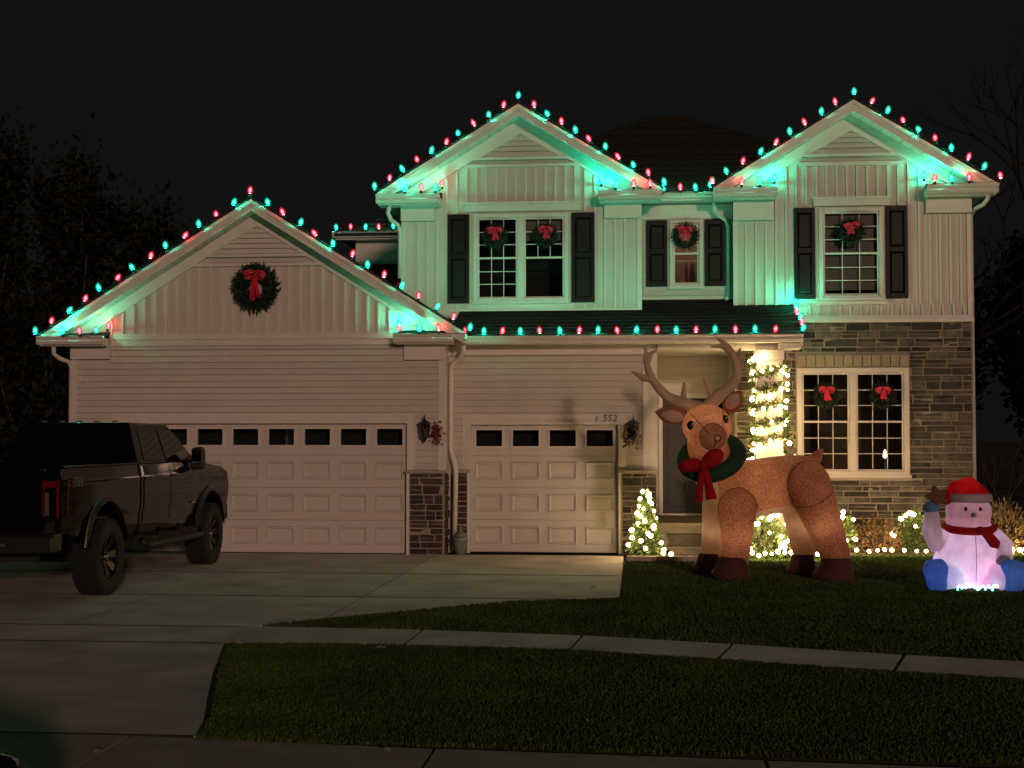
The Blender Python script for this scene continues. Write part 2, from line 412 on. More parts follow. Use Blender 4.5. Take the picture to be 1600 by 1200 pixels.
def boards(parent, x0, x1, z0, z1, Y, course=.105, ops=(), clip=None, mat='siding'):
    z = z0; first = True
    while z < z1-.02:
        t = min(z+course, z1)
        segs = [(x0, x1)] if clip is None else [clip(t)]
        segs = [s for s in segs if s[1]-s[0] > .05]
        for o in ops:
            if o[2] < t-.01 and o[3] > z+.01:
                ns = []
                for s in segs:
                    if o[1] <= s[0] or o[0] >= s[1]: ns.append(s); continue
                    if o[0]-s[0] > .03: ns.append((s[0], o[0]))
                    if s[1]-o[1] > .03: ns.append((o[1], s[1]))
                segs = ns
        for (a, b) in segs:
            if z < t-.015:
                q_ = random.uniform(-.004, .004); e_ = random.uniform(-.002, .002)
                MB().prism([(Y-.003, t-.004), (Y-.008, t-.004), (Y-.036+q_, z+.016+e_), (Y-.034+q_, z+.009+e_), (Y-.003, z+.014)], a+.001, b-.001, 'x').build('siding_board', mat, parent)
        z = t
def bar(name, x0, x1, y0, y1, z0, z1, mat='trim', parent=house, bevel=0):
    return B(x0, x1, y0, y1, z0, z1).build(name, mat, parent, bevel=bevel)

GW = MB().box(-.016, .016, -.018, .02, 0, 1).mesh('batten', ['trim'])
def battens(parent, x0, x1, z0, zt, Y, step=.19, ops=()):
    """vertical battens; zt is a number or f(x)"""
    n = int((x1-x0)/step); off = (x1-x0-n*step)/2
    for i in range(n+1):
        x = x0+off+i*step
        top = zt(x) if callable(zt) else zt
        segs = [(z0, top)]
        for o in ops:
            if o[0]-.02 < x < o[1]+.02:
                ns = []
                for s in segs:
                    if o[2] >= s[1] or o[3] <= s[0]: ns.append(s); continue
                    if o[2]-s[0] > .05: ns.append((s[0], o[2]))
                    if s[1]-o[3] > .05: ns.append((o[3], s[1]))
                segs = ns
        for a, b in segs:
            if b-a < .06: continue
            o = place('batten', GW, (x, Y-.018, a), parent); o.scale = (1, 1, b-a)

def gutter(x0, x1, yf, z0, z1, parent=house, name='gutter'):
    h = z1-z0
    return MB().prism([(yf+.10, z0), (yf+.035, z0), (yf+.012, z0+h*.35), (yf+.03, z0+h*.55), (yf-.01, z1-.015), (yf-.01, z1), (yf+.01, z1), (yf+.01, z1-.02), (yf+.09, z1-.02), (yf+.10, z1)], x0, x1, 'x').build(name, 'trim', parent)

def gable_roof(cx, hw, zp, s, Yw, over, yback, inner, name):
    """roof slabs, rake fascia, soffit panels and rake trim of one front gable"""
    roof = empty_part('roof', (cx, Yw, zp), house)
    yf = Yw-over
    for sg in (-1, 1):
        def P(d, dz): return (cx+sg*d, zp-s*d+dz)
        # shingle courses, stepped
        n = int(hw/.13); m = MB()
        for i in range(n):
            a, b = hw+.03-i*(hw+.03)/n, hw+.03-(i+1)*(hw+.03)/n
            m.prism([P(a, .028), P(b, .012), P(b, -.012), P(a, .0)] if sg > 0 else [P(a, .0), P(b, -.012), P(b, .012), P(a, .028)], yf-.03, yback, 'y')
        m.build('shingle_course', 'shingle', roof)
        MB().prism([P(0, -.014), P(hw, -.014), P(hw, -.13), P(0, -.13)], yf+.003, yback, 'y').build('roof_deck', 'trim', roof)
        MB().prism([P(0, -.02), P(hw+.02, -.02), P(hw+.02, -.09), P(0, -.09)], yf-.045, yf-.001, 'y').build('rake_fascia', 'trim', roof)
        MB().prism([P(0, -.092), P(hw, -.092), P(hw, -.21), P(0, -.21)], yf-.022, yf-.002, 'y').build('rake_fascia', 'trim', roof)
        # soffit panels with open joints
        k = int(hw/.165)
        for i in range(k):
            a, b = hw*i/k+.006, hw*(i+1)/k-.006
            MB().prism([P(a, -.165), P(b, -.165), P(b, -.185), P(a, -.185)], yf, Yw-.001, 'y').build('soffit_panel', 'trim', roof)
        MB().prism([P(0, -.19), P(hw-over*.8, -.19), P(hw-over*.8, -.40), P(0, -.40)], Yw-.045, Yw-.002, 'y').build('rake_trim', 'trim', roof)
    return roof
def eave_return(x0, x1, Yw, over, z0, z1, outer):
    """boxed eave return with a gutter face and a small shingled top"""
    r = empty_part('eave_return', ((x0+x1)/2, Yw, z0), house)
    gutter(x0, x1, Yw-over-.06, z0+.02, z1, r)
    B(x0+.02, x1-.02, Yw-over+.045, Yw-.003, z0, z1-.03).build('soffit_box', 'trim', r)
    MB().prism([(Yw-over+.03, z1-.026), (Yw-.004, z1-.026), (Yw-.004, z1+.085)], x0+.05, x1-.01, 'x').build('return_roof', 'shingle', r)
    return r
def gable_vent(cx, w2, z0, s, Y, parent, base_w):
    """triangular louvred vent"""
    v = empty_part('gable_vent', (cx, Y, z0), parent)
    h = w2*s
    n = max(4, int(h/.078))
    MB().prism([(cx-w2, z0), (cx+w2, z0), (cx, z0+h)], Y-.012, Y-.002, 'y').build('backing', 'siding', v)
    for i in range(n):
        a, b = z0+h*i/n+.008, z0+h*(i+1)/n
        wa = w2*(1-(a-z0)/h)-.035
        if wa < .05: continue
        MB().prism([(Y-.05, a), (Y-.045, a+.012), (Y-.014, b), (Y-.014, b-.014)], cx-wa, cx+wa, 'x').build('louvre_slat', 'trim', v)
    for sg in (-1, 1):
        MB().prism([(cx+sg*(w2+.03), z0-.0), (cx+sg*(w2-.06), z0), (cx, z0+h-.05), (cx, z0+h+.03)], Y-.06, Y-.014, 'y').build('vent_frame', 'trim', v)
    B(cx-base_w, cx+base_w, Y-.075, Y-.046, z0-.05, z0-.003).build('vent_sill', 'trim', v)

def window(x0, x1, z0, z1, Y, units=1, grid=(3, 3), room='void', depth=.7, open_lower=None, blinds=None, cw=.07):
    """double hung window(s): casing, sashes, muntins, one pane object per light, room behind"""
    wn = empty_part('window', ((x0+x1)/2, Y, z0), house)
    m = MB()
    m.box(x0, x0+cw, Y-.05, Y+.05, z0, z1).box(x1-cw, x1, Y-.05, Y+.05, z0, z1)
    m.box(x0+cw, x1-cw, Y-.05, Y+.05, z1-cw, z1).box(x0+cw, x1-cw, Y-.05, Y+.05, z0, z0+cw*.9)
    ux = (x1-x0-2*cw)/units
    edges = [x0+cw+ux*i for i in range(units+1)]
    for e in edges[1:-1]: m.box(e-.055, e+.055, Y-.045, Y+.045, z0+cw*.9, z1-cw)
    m.build('casing', 'trim', wn, bevel=.008)
    B(x0-.02, x1+.02, Y-.08, Y-.051, z0-.035, z0+.012).build('sill', 'trim', wn)
    zm = (z0+z1)/2
    for u in range(units):
        a = edges[u]+(.055 if u else 0); b = edges[u+1]-(.055 if u < units-1 else 0)
        for sash in (0, 1):
            c, d = (z0+cw*.9, zm+.018) if sash == 0 else (zm-.018, z1-cw)
            y = Y+.028 if sash == 0 else Y+.0
            sw = .032; s = MB()
            s.box(a, a+sw, y-.012, y+.012, c, d).box(b-sw, b, y-.012, y+.012, c, d).box(a+sw, b-sw, y-.012, y+.012, c, c+sw).box(a+sw, b-sw, y-.012, y+.012, d-sw, d)
            s.build('sash', 'trim', wn)
            g = (1, 1) if open_lower == u and sash == 0 else grid
            ia, ib, ic, id_ = a+sw, b-sw, c+sw, d-sw
            mu = MB(); t = .0065
            for i in range(1, g[0]): x = ia+(ib-ia)*i/g[0]; mu.box(x-t, x+t, y-.006, y+.006, ic, id_)
            for j in range(1, g[1]):
                z = ic+(id_-ic)*j/g[1]
                for i in range(g[0]):
                    xa = ia+(ib-ia)*i/g[0]+(t if i else 0); xb = ia+(ib-ia)*(i+1)/g[0]-(t if i < g[0]-1 else 0); mu.box(xa, xb, y-.006, y+.006, z-t, z+t)
            if mu.v: mu.build('muntin', 'trim', wn)
            for i in range(g[0]):
                for j in range(g[1]):
                    xa = ia+(ib-ia)*i/g[0]; xb = ia+(ib-ia)*(i+1)/g[0]; za = ic+(id_-ic)*j/g[1]; zb = ic+(id_-ic)*(j+1)/g[1]
                    o = MB().add([(xa, y, za), (xb, y, za), (xb, y, zb), (xa, y, zb)], [(0, 1, 2, 3)]).build('pane', 'glass', wn)
                    o.rotation_euler = (random.uniform(-.006, .006), 0, random.uniform(-.006, .006))
        if blinds and u in blinds:
            n = int((z1-z0-2*cw)*blinds[u]/.035); bm = MB()
            for i in range(n):
                z = z1-cw-.03-i*.035
                bm.add([(a+.01, Y+.10, z-.012), (b-.01, Y+.10, z-.012), (b-.01, Y+.108, z+.019), (a+.01, Y+.108, z+.019)], [(0, 1, 2, 3)])
            bm.build('blind', 'blind', wn)
    r = MB(); y0, y1 = Y+.15, Y+.15+depth
    r.add([(x0-.1, y1, z0-.1), (x1+.1, y1, z0-.1), (x1+.1, y1, z1+.1), (x0-.1, y1, z1+.1), (x0-.1, y0, z0-.1), (x1+.1, y0, z0-.1), (x1+.1, y0, z1+.1), (x0-.1, y0, z1+.1)],
          [(0, 1, 2, 3), (0, 4, 5, 1), (3, 2, 6, 7), (0, 3, 7, 4), (1, 5, 6, 2)])
    r.build('room', room, wn)
    return wn
def shutter(x0, x1, z0, z1, Y):
    s = empty_part('shutter', ((x0+x1)/2, Y, z0), house)
    zm = z0+(z1-z0)*.53
    m = MB(); y0, y1 = Y-.052, Y-.02
    for a, b, c, d in ((x0, x0+.06, z0, z1), (x1-.06, x1, z0, z1), (x0+.06, x1-.06, z0, z0+.09), (x0+.06, x1-.06, z1-.09, z1), (x0+.06, x1-.06, zm-.045, zm+.045)): m.box(a, b, y0, y1, c, d)
    m.build('stile_frame', 'shutter_paint', s, bevel=.006)
    for c, d in ((z0+.09, zm-.045), (zm+.045, z1-.09)):
        x2, x3 = x0+.06, x1-.06; e = .035
        MB().add([(x2, y1-.004, c), (x3, y1-.004, c), (x3, y1-.004, d), (x2, y1-.004, d), (x2+e, y0+.008, c+e), (x3-e, y0+.008, c+e), (x3-e, y0+.008, d-e), (x2+e, y0+.008, d-e)],
                 [(0, 1, 5, 4), (1, 2, 6, 5), (2, 3, 7, 6), (3, 0, 4, 7), (4, 5, 6, 7)]).build('raised_panel', 'shutter_paint', s)
def downspout(pts, r=.038):
    m = MB(); m.tube(pts, r, 8); return m.build('downspout', 'trim', house, smooth=True)

STONES = []
def stone_rect(x0, x1, z0, z1, Y, parent, ops=(), mat='stone', hs=(.065, .085, .085, .11, .13), ls=(.16, .55), face='y'):
    z = z0+.012
    while z < z1-.03:
        h = random.choice(hs)
        if z+h > z1-.05: h = z1-z-.012
        x = x0+.008
        while x < x1-.02:
            l = random.uniform(*ls)
            if x+l > x1-.13: l = x1-x-.008
            # sometimes two thin stones share one slot
            cells = [(x, x+l, z, z+h)] if h < .1 or random.random() < .6 else [(x, x+l, z, z+h*.5-.005), (x, x+l, z+h*.5+.005, z+h)]
            for c in cells:
                cut = [c]
                for o in ops:
                    nc = []
                    for q in cut:
                        if q[1] <= o[0] or q[0] >= o[1] or q[3] <= o[2] or q[2] >= o[3]: nc.append(q); continue
                        if q[2] < o[2]-.03 and q[3] > o[2]: nc.append((q[0], q[1], q[2], o[2]-.006)); continue
                        if q[0] < o[0]-.04: nc.append((q[0], o[0]-.006, q[2], q[3]))
                        if q[1] > o[1]+.04: nc.append((o[1]+.006, q[1], q[2], q[3]))
                    cut = nc
                for q in cut: STONES.append((q, Y, parent, mat, face))
            x += l+random.uniform(.014, .022)
        z += h+random.uniform(.014, .021)
def stone_mb(q, Y, face, m=None):
    m = m or MB(); a, b, c, d = q; J = lambda s=.008: random.uniform(-s, s)
    dp = random.uniform(.006, .028); e = min(.012, (d-c)*.18)
    vs = [(a+J(.004), 0, c+J(.004)), (b+J(.004), 0, c+J(.004)), (b+J(.004), 0, d+J(.004)), (a+J(.004), 0, d+J(.004)),
          (a+e+J(), -dp+J(.012), c+e+J(.005)), ((a+b)/2+J(.03), -dp+J(.012), c+e*.6+J(.005)), (b-e+J(), -dp+J(.012), c+e+J(.005)),
          (b-e+J(), -dp+J(.012), d-e+J(.005)), ((a+b)/2+J(.03), -dp+J(.012), d-e*.6+J(.005)), (a+e+J(), -dp+J(.012), d-e+J(.005))]
    if face == 'y': vs = [(v[0], Y+v[1], v[2]) for v in vs]
    else: vs = [(Y-v[1], v[0], v[2]) for v in vs]          # faces +X
    return m.add(vs, [(0, 1, 6, 5, 4), (1, 2, 7, 6), (2, 3, 9, 8, 7), (3, 0, 4, 9), (4, 5, 8, 9), (5, 6, 7, 8)])

# --- garage A (projecting, left)
AX0, AX1, ACX = -9.56, -3.2, -6.38
DA = (-8.70, -3.82, 0, 2.17)
wa = wall('garage_wall', AX0, AX1, 0, 3.66, YA, [DA])
B(AX0, AX0+.14, YA+.14, 29, 0, 3.6).build('side_wall', 'siding', house); B(AX1-.14, AX1, YA+.14, 24.2, 0, 3.6).build('side_wall', 'siding', house)
sA = .626; zpA = 5.87; hwA = 3.55
MB().prism([(AX0, 3.66), (AX1, 3.66), (ACX, zpA-.12)], YA, YA+.14, 'y').build('gable_wall', 'siding', wa)
trA = [(-8.83, -3.69, 0, 2.33), (-9.56, -8.70, 0, 1.38), (-3.82, -3.2, 0, 1.38), (-9.56, -8.88, 3.22, 3.5), (-3.87, -3.2, 3.2, 3.5)]
boards(wa, AX0+.10, AX1-.10, 1.385, 3.46, YA, .105, trA)
bar('corner_board', AX0-.012, AX0+.10, YA-.034, YA+.05, 1.385, 3.40); bar('corner_board', AX1-.10, AX1+.012, YA-.034, YA+.05, 1.385, 3.30)
# trims of door A
for (n, a, b, c, d) in (('door_trim', -8.83, -8.70, 1.39, 2.20), ('door_trim', -3.82, -3.69, 1.39, 2.20), ('door_header', -8.83, -3.69, 2.20, 2.33)): bar(n, a, b, YA-.04, YA-.002, c, d)
for (a, b) in ((-8.745, -8.70), (-3.82, -3.775)): bar('door_jamb', a, b, YA-.062, YA-.042, 0, 2.2)
bar('door_header', -8.7, -3.82, YA-.06, YA-.042, 2.155, 2.2)
bar('belt_board', -8.93, -4.0, YA-.06, YA-.003, 3.56, 3.655); bar('belt_board', -8.88, -3.87, YA-.04, YA-.003, 3.46, 3.558)
bar('frieze_box', -9.56, -8.88, YA-.09, YA-.036, 3.24, 3.455); bar('frieze_box', -3.87, -3.19, YA-.09, YA-.036, 3.2, 3.455)
topA = lambda x: min(4.78, zpA-sA*abs(x-ACX)-.42)
battens(wa, -8.9, -3.9, 3.66, topA, YA)
bar('flat_band', -7.62, -5.14, YA-.05, YA-.003, 4.785, 4.84)
boards(wa, 0, 0, 4.84, 5.0, YA, .08, clip=lambda z: (ACX-(zpA-.45-z)/sA, ACX+(zpA-.45-z)/sA))
gable_vent(ACX, .83, 4.99, sA, YA, wa, .86)
gable_roof(ACX, hwA, zpA, sA, YA, .36, 29.2, None, 'A')
eave_return(-10.02, -8.88, YA, .36, 3.45, 3.61, -1); eave_return(-4.0, -3.02, YA, .36, 3.45, 3.61, 1)

# --- garage B (recessed, right)
BX0, BX1 = -3.2, .27
DB = (-2.83, -.36, 0, 2.14)
wb = wall('garage_wall', BX0, BX1, 0, 3.5, YB, [DB])
B(BX1-.14, BX1, YB+.14, YD, 0, 3.5).build('side_wall', 'siding', house)
boards(wb, BX0+.02, .05, 1.385, 3.30, YB, .105, [(-2.96, -.23, 0, 2.30), (-3.2, -2.83, 0, 1.38), (-.36, .27, 0, 1.38)])
bar('frieze_board', BX0, .05, YB-.035, YB-.003, 3.30, 3.46)
bar('corner_board', .05, .16, YB-.04, YB-.002, 1.385, 3.46); bar('corner_board', .165, .285, YB-.03, YB+.06, 1.385, 3.46)
for (n, a, b, c, d) in (('door_trim', -2.96, -2.83, 1.39, 2.16), ('door_trim', -.36, -.23, 1.39, 2.16), ('door_header', -2.96, -.23, 2.16, 2.30)): bar(n, a, b, YB-.04, YB-.002, c, d)
for (a, b) in ((-2.875, -2.83), (-.36, -.315)): bar('door_jamb', a, b, YB-.07, YB-.042, 0, 2.16)
bar('door_header', -2.83, -.36, YB-.07, YB-.042, 2.135, 2.18)

def garage_door(x0, x1, h, Y, cols):
    d = empty_part('garage_door', ((x0+x1)/2, Y, 0), house)
    n = 4; sh = h/n; yb = Y+.06
    cw = (x1-x0)/cols
    wins = [(x0+cw*i+.09, x0+cw*(i+1)-.09, h-.36, h-.09) for i in range(cols)]
    for k in range(n):
        z0, z1 = .012+k*sh+.0015, .012+(k+1)*sh-.0015 if k < n-1 else h
        if k < n-1: B(x0, x1, yb, yb+.05, z0, z1).build('door_section', 'door_paint', d, bevel=.004)
        else:
            m = MB()
            for r in rects_minus(x0, x1, z0, z1, wins): m.box(r[0], r[1], yb, yb+.05, r[2], r[3])
            m.build('door_section', 'door_paint', d)
    # raised panels share one mesh
    pw, ph, e, t = (cw-.14)/2, .15, .035, .030
    pm = MB()
    def ring(x, z, y): return [(-x, y, -z), (x, y, -z), (x, y, z), (-x, y, z)]
    vs = ring(pw, ph, -.001)+ring(pw-.010, ph-.010, -t)+ring(pw-.024, ph-.024, -t)+ring(pw-.05, ph-.05, -.002)
    fs = []
    for r in range(3):
        for i in range(4): j = (i+1) % 4; fs.append((r*4+i, r*4+j, r*4+4+j, r*4+4+i))
    fs.append((12, 13, 14, 15)); pm.add(vs, fs); pme = pm.mesh('panel', ['door_paint'])
    for i in range(cols):
        for k in range(n-1): place('panel', pme, (x0+cw*(i+.5), yb, .012+sh*(k+.53)), d)
    for wq in wins:
        a, b, c, e = wq; m = MB(); t = .028
        m.box(a-t, a, yb-.022, yb+.02, c-t, e+t).box(b, b+t, yb-.022, yb+.02, c-t, e+t).box(a, b, yb-.022, yb+.02, c-t, c).box(a, b, yb-.022, yb+.02, e, e+t)
        m.build('window_frame', 'trim', d)
        o = MB().add([(a, yb+.01, c), (b, yb+.01, c), (b, yb+.01, e), (a, yb+.01, e)], [(0, 1, 2, 3)]).build('pane', 'glass', d); o.rotation_euler = (random.uniform(-.02, .03), 0, random.uniform(-.02, .02))
    B(x0, x1, yb+.35, yb+.4, 0, h).build('backing', 'void', d)
    B(x0, x1, yb-.005, yb+.05, 0, .012).build('bottom_seal', 'black_metal', d)
garage_door(DA[0], DA[1], 2.155, YA, 8)
garage_door(DB[0], DB[1], 2.135, YB, 4)
# stone piers
pr = empty_part('stone_pier', (-3.5, YA, 0), house)
bar('backing', -3.78, -3.225, YA-.05, YA-.002, 0, 1.33, 'mortar', pr); bar('backing', -3.224, -3.20, YA-.05, YB, 0, 1.33, 'mortar', pr)
bar('pier_edge', -3.82, -3.78, YA-.10, YA-.003, 0, 1.33, 'trim', pr)
stone_rect(-3.78, -3.22, 0, 1.33, YA-.05, pr, mat='stone_dark', hs=(.085, .11, .14), ls=(.14, .34)); stone_rect(YA-.03, YB-.05, 0, 1.33, -3.2, pr, mat='stone_dark', hs=(.085, .11, .14), ls=(.14, .3), face='x')
bar('ledge', -3.84, -3.13, YA-.13, YA-.001, 1.332, 1.384, 'ledge', pr, .01)
p2 = empty_part('stone_pier', (-9.1, YA, 0), house); bar('backing', -9.56, -8.72, YA-.05, YA-.002, 0, 1.33, 'mortar', p2); bar('ledge', -9.6, -8.68, YA-.13, YA-.001, 1.332, 1.384, 'ledge', p2)
stone_rect(-9.56, -8.72, 0, 1.33, YA-.05, p2, mat='stone_dark')
p3 = empty_part('stone_pier', (-3.0, YB, 0), house); bar('backing', -3.14, -2.88, YB-.05, YB-.002, 0, 1.33, 'mortar', p3); bar('ledge', -3.12, -2.83, YB-.12, YB-.001, 1.332, 1.384, 'ledge', p3)
stone_rect(-3.14, -2.88, 0, 1.33, YB-.05, p3, mat='stone_dark', ls=(.12, .3))
p4 = empty_part('stone_pier', (-.05, YB, 0), house); bar('backing', -.31, .27, YB-.05, YB-.002, 0, 1.33, 'mortar', p4); bar('ledge', -.38, .30, YB-.13, YB-.001, 1.332, 1.384, 'ledge', p4, .01)
bar('pier_edge', -.36, -.315, YB-.09, YB-.045, 0, 1.33, 'trim', p4)
stone_rect(-.30, .27, 0, 1.33, YB-.05, p4, hs=(.075, .1, .13), ls=(.14, .36))

# --- porch roof and eave
pe = empty_part('porch_roof', (0, 22.4, 3.45), house)
YE, ZE, SP = 22.40, 3.60, .42
n = 11; dy = (24.2-YE)/n; PX0, PX1 = -3.12, 2.60
for i in range(n):
    a, b = YE-.02+i*dy, YE-.02+(i+1)*dy
    MB().prism([(a, ZE+SP*(a-YE)+.0), (b, ZE+SP*(b-YE)-.012), (b, ZE+SP*(b-YE)+.01), (a, ZE+SP*(a-YE)+.026)], PX0, PX1+.02, 'x').build('shingle_course', 'shingle', pe)
MB().prism([(YE+.05, ZE-.02+SP*.05), (24.2, ZE-.02+SP*(24.2-YE)), (24.2, ZE-.14+SP*(24.2-YE)), (YE+.05, ZE-.14+SP*.05)], PX0, PX1-.01, 'x').build('roof_deck', 'trim', pe)
MB().prism([(YE, ZE-.03), (23.79, ZE-.03+SP*(23.79-YE)), (23.79, ZE-.2+SP*(23.79-YE)), (YE, ZE-.2)], PX1-.008, PX1+.025, 'x').build('rake_fascia', 'trim', pe)
gutter(-3.05, 2.62, YE-.10, 3.46, 3.585, pe)
for i in range(30):
    x = -3.05+i*.19
    if x+.19 < 2.62: B(x+.005, x+.185, YE+.0, YB-.04, 3.462, 3.478).build('soffit_panel', 'trim', pe)
bar('porch_beam', .29, 2.6, 22.66, 22.86, 3.36, 3.455, 'trim', pe)
bar('beam_end', 2.25, 2.6, 22.44, 22.655, 3.36, 3.455, 'trim', pe)
for i in range(14): B(.28, 2.58, 22.88+i*.172, 22.88+i*.172+.166, 3.40, 3.415).build('ceiling_board', 'trim', pe)
# column and pedestal
cl = empty_part('porch_column', (2.11, 22.8, 0), house)
MB().prism([(1.80, 22.45), (2.44, 22.45), (2.44, 23.15), (1.80, 23.15)], .04, 1.47, 'z').build('pedestal', 'trim', cl, bevel=.01)
for c, d in ((.04, .22), (.62, .70), (1.30, 1.47)): B(1.775, 2.465, 22.425, 23.175, c, d).build('pedestal_band', 'trim', cl, bevel=.008)
B(1.72, 2.52, 22.38, 23.22, 1.472, 1.53).build('pedestal_cap', 'trim', cl, bevel=.012)
B(1.905, 2.315, 22.58, 23.0, 1.532, 3.355).build('shaft', 'trim', cl, bevel=.012)
for c, d in ((1.533, 1.66), (3.18, 3.354)): B(1.88, 2.34, 22.555, 23.025, c, d).build('collar', 'trim', cl, bevel=.01)
# porch floor, steps
pf = empty_part('porch_floor', (1, 23.5, 0), house)
for i in range(15): B(.28, 1.64 if i > 5 else 2.6, 22.93+i*.156, 22.93+i*.156+.15, .44, .50).build('floor_board', 'step_wood', pf)
for i in range(4): MB().prism([(22.985, .02+i*.105), (22.97, .02+i*.105), (22.983, .12+i*.105), (22.987, .12+i*.105)], .28, 2.6, 'x').build('skirt_board', 'siding', pf)
bar('floor_edge', .27, 2.61, 22.88, 22.925, .44, .505, 'ledge', pf)
bar('porch_frame', .3, 2.55, 22.99, 25.2, 0, .435, 'void', pf)
sp_ = empty_part('porch_steps', (1.0, 22.5, 0), house)
for k, (y, z) in enumerate(((22.18, .17), (22.52, .335))):
    bar('riser', .46, 1.70, y+.03, y+.05, 0, z-.035, 'step_wood', sp_); bar('tread', .43, 1.73, y, y+.36, z-.034, z, 'step_wood', sp_, .008)
    for xx in (.46, 1.66): bar('stringer', xx, xx+.04, y+.055, y+.34, 0, z-.036, 'step_wood', sp_)
# door wall
wd = wall('porch_wall', .28, 1.66, .5, 3.6, YD, [(.34, 1.72, .5, 2.72)])
boards(wd, .29, 1.65, 2.78, 3.4, YD, .15)
fd = empty_part('front_door', (.85, YD, .5), house)
B(.41, 1.31, YD+.02, YD+.07, .53, 2.64).build('door_leaf', 'front_door', fd)
for (a, b) in ((.50, .82), (.90, 1.22)):
    for (c, d) in ((.66, 1.30), (1.44, 2.1), (2.2, 2.52)): B(a, b, YD+.008, YD+.021, c, d).build('door_panel', 'front_door', fd, bevel=.006)
MB().lathe([(.0, 0), (.03, .0), (.035, .02), (.0, .05)], (1.24, YD-.03, 1.45), 10, 'y').build('door_knob', 'chrome', fd, smooth=True)
B(1.37, 1.62, YD+.03, YD+.05, .75, 2.60).build('side_light', 'truck_glass', fd)
m = MB(); m.box(.34, .41, YD-.04, YD+.1, .5, 2.72).box(1.31, 1.37, YD-.04, YD+.1, .5, 2.72).box(1.62, 1.66, YD-.04, YD+.1, .5, 2.72).box(.41, 1.31, YD-.04, YD+.1, 2.64, 2.72).box(1.37, 1.62, YD-.04, YD+.1, 2.6, 2.72).box(1.37, 1.62, YD-.04, YD+.1, .5, .75)
m.build('door_frame', 'trim', fd); bar('threshold', .34, 1.66, YD-.08, YD+.1, .502, .53, 'trim', fd)

# --- middle upper bay
MX0, MX1, MCX = -4.14, .03, -2.06
wm_op = (-2.88, -1.225, 4.27, 5.81)
wm = wall('upper_wall', MX0, MX1, 4.0, 6.15, YM, [wm_op])
sM, zpM, hwM = .615, 7.66, 2.44
MB().prism([(MX0, 6.15), (MX1, 6.15), (MX1, 6.2), (MCX, zpM-.12), (MX0, 6.2)], YM, YM+.14, 'y').build('gable_wall', 'siding', wm)
B(MX0, MX0+.14, YM+.14, 29, 3.5, 6.15).build('side_wall', 'siding', house); B(MX1-.14, MX1, YM+.14, YR+.1, 4.0, 6.15).build('side_wall', 'siding', house)
window(*wm_op, YM, 2, (3, 3), open_lower=1, blinds={1: .28})
shutter(-3.33, -2.95, 4.25, 5.81, YM); shutter(-1.17, -.77, 4.25, 5.81, YM)
shz = [(-3.36, -.74, 4.22, 5.84)]
bar('window_header', -3.02, -1.02, YM-.06, YM-.003, 5.85, 5.97); bar('header_cap', -3.05, -.99, YM-.08, YM-.003, 5.972, 6.01)
bar('bottom_board', MX0-.01, MX1+.01, YM-.035, YM-.002, 4.03, 4.15); bar('apron_board', -2.98, -1.12, YM-.03, YM-.003, 4.155, 4.233)
bar('corner_board', MX0-.01, MX0+.07, YM-.03, YM+.05, 4.152, 5.70); bar('corner_board', MX1-.07, MX1+.01, YM-.03, YM+.05, 4.152, 5.70)
bar('frieze_box', MX0-.01, -3.55, YM-.09, YM-.033, 5.70, 5.945); bar('frieze_box', -.6, MX1+.01, YM-.09, YM-.033, 5.70, 5.955)
topM = lambda x: min(6.62, zpM-sM*abs(x-MCX)-.42)
battens(wm, -3.93, -.18, 4.155, topM, YM, .172, shz+[(-3.06, -.98, 4.2, 6.012), (-4.2, -3.53, 5.7, 6.3), (-.62, .1, 5.7, 6.3)])
bar('flat_band', -3.0, -1.05, YM-.05, YM-.003, 6.625, 6.68)
boards(wm, 0, 0, 6.68, 6.80, YM, .06, clip=lambda z: (MCX-(zpM-.42-z)/sM, MCX+(zpM-.42-z)/sM))
gable_vent(MCX, .74, 6.80, sM, YM, wm, .80)
gable_roof(MCX, hwM, zpM, sM, YM, .38, 28.5, None, 'M')
eave_return(-4.53, -3.42, YM, .38, 5.945, 6.115, -1); eave_return(-.70, .36, YM, .38, 5.955, 6.125, 1)

# --- recessed wall with the small window
wr_op = (.53, 1.105, 4.56, 5.745)
wr = wall('upper_wall', .04, 1.62, 4.1, 6.1, YR, [wr_op])
boards(wr, .06, 1.60, 4.40, 5.74, YR, .105, [(.1, 1.51, 4.54, 5.76)])
bar('frieze_board', .04, 1.62, YR-.03, YR-.003, 5.762, 6.0); bar('bottom_board', .04, 1.62, YR-.03, YR-.003, 4.26, 4.395)
wsm = window(*wr_op, YR, 1, (1, 1), room='room_wall', depth=.9, cw=.06)
shutter(.12, .49, 4.57, 5.74, YR); shutter(1.14, 1.495, 4.57, 5.74, YR)
lm = bpy.data.lights.new('closet_lamp', 'POINT'); lm.energy = 2.6; lm.color = (1, .72, .5); lm.shadow_soft_size = .05
lo = bpy.data.objects.new('closet_lamp', lm); COL.objects.link(lo); lo.parent = wsm; lo.location = Vector((.95, YR+.45, 5.72))-W[wsm]
gutter(.34, 1.34, 23.86, 6.09, 6.19, house); B(.1, 1.6, 23.93, YR-.002, 6.05, 6.085).build('soffit_box', 'trim', house)
for i in range(4):
    x = .60+i*.115
    q = MB(); q.prism([(x-.05, 4.70-.03*(i % 2)), (x+.05, 4.72), (x+.035, 5.0), (x+.015, 5.06), (x-.015, 5.06), (x-.04, 5.0)], YR+.55+.02*i, YR+.62+.02*i, 'y')
    tag(q.build('hanging_garment', 'clothes'), 'garment hanging inside the small lit window, %s' % ['nearest its left frame', 'second from its left frame', 'third from its left frame', 'nearest its right frame'][i], 'garment', 'garments in the small window')
tag(MB().tube([(.45, YR+.6, 5.09), (1.2, YR+.6, 5.09)], .014, 8).build('closet_rail', 'trim'), 'thin rail holding garments inside the small lit window', 'rail')

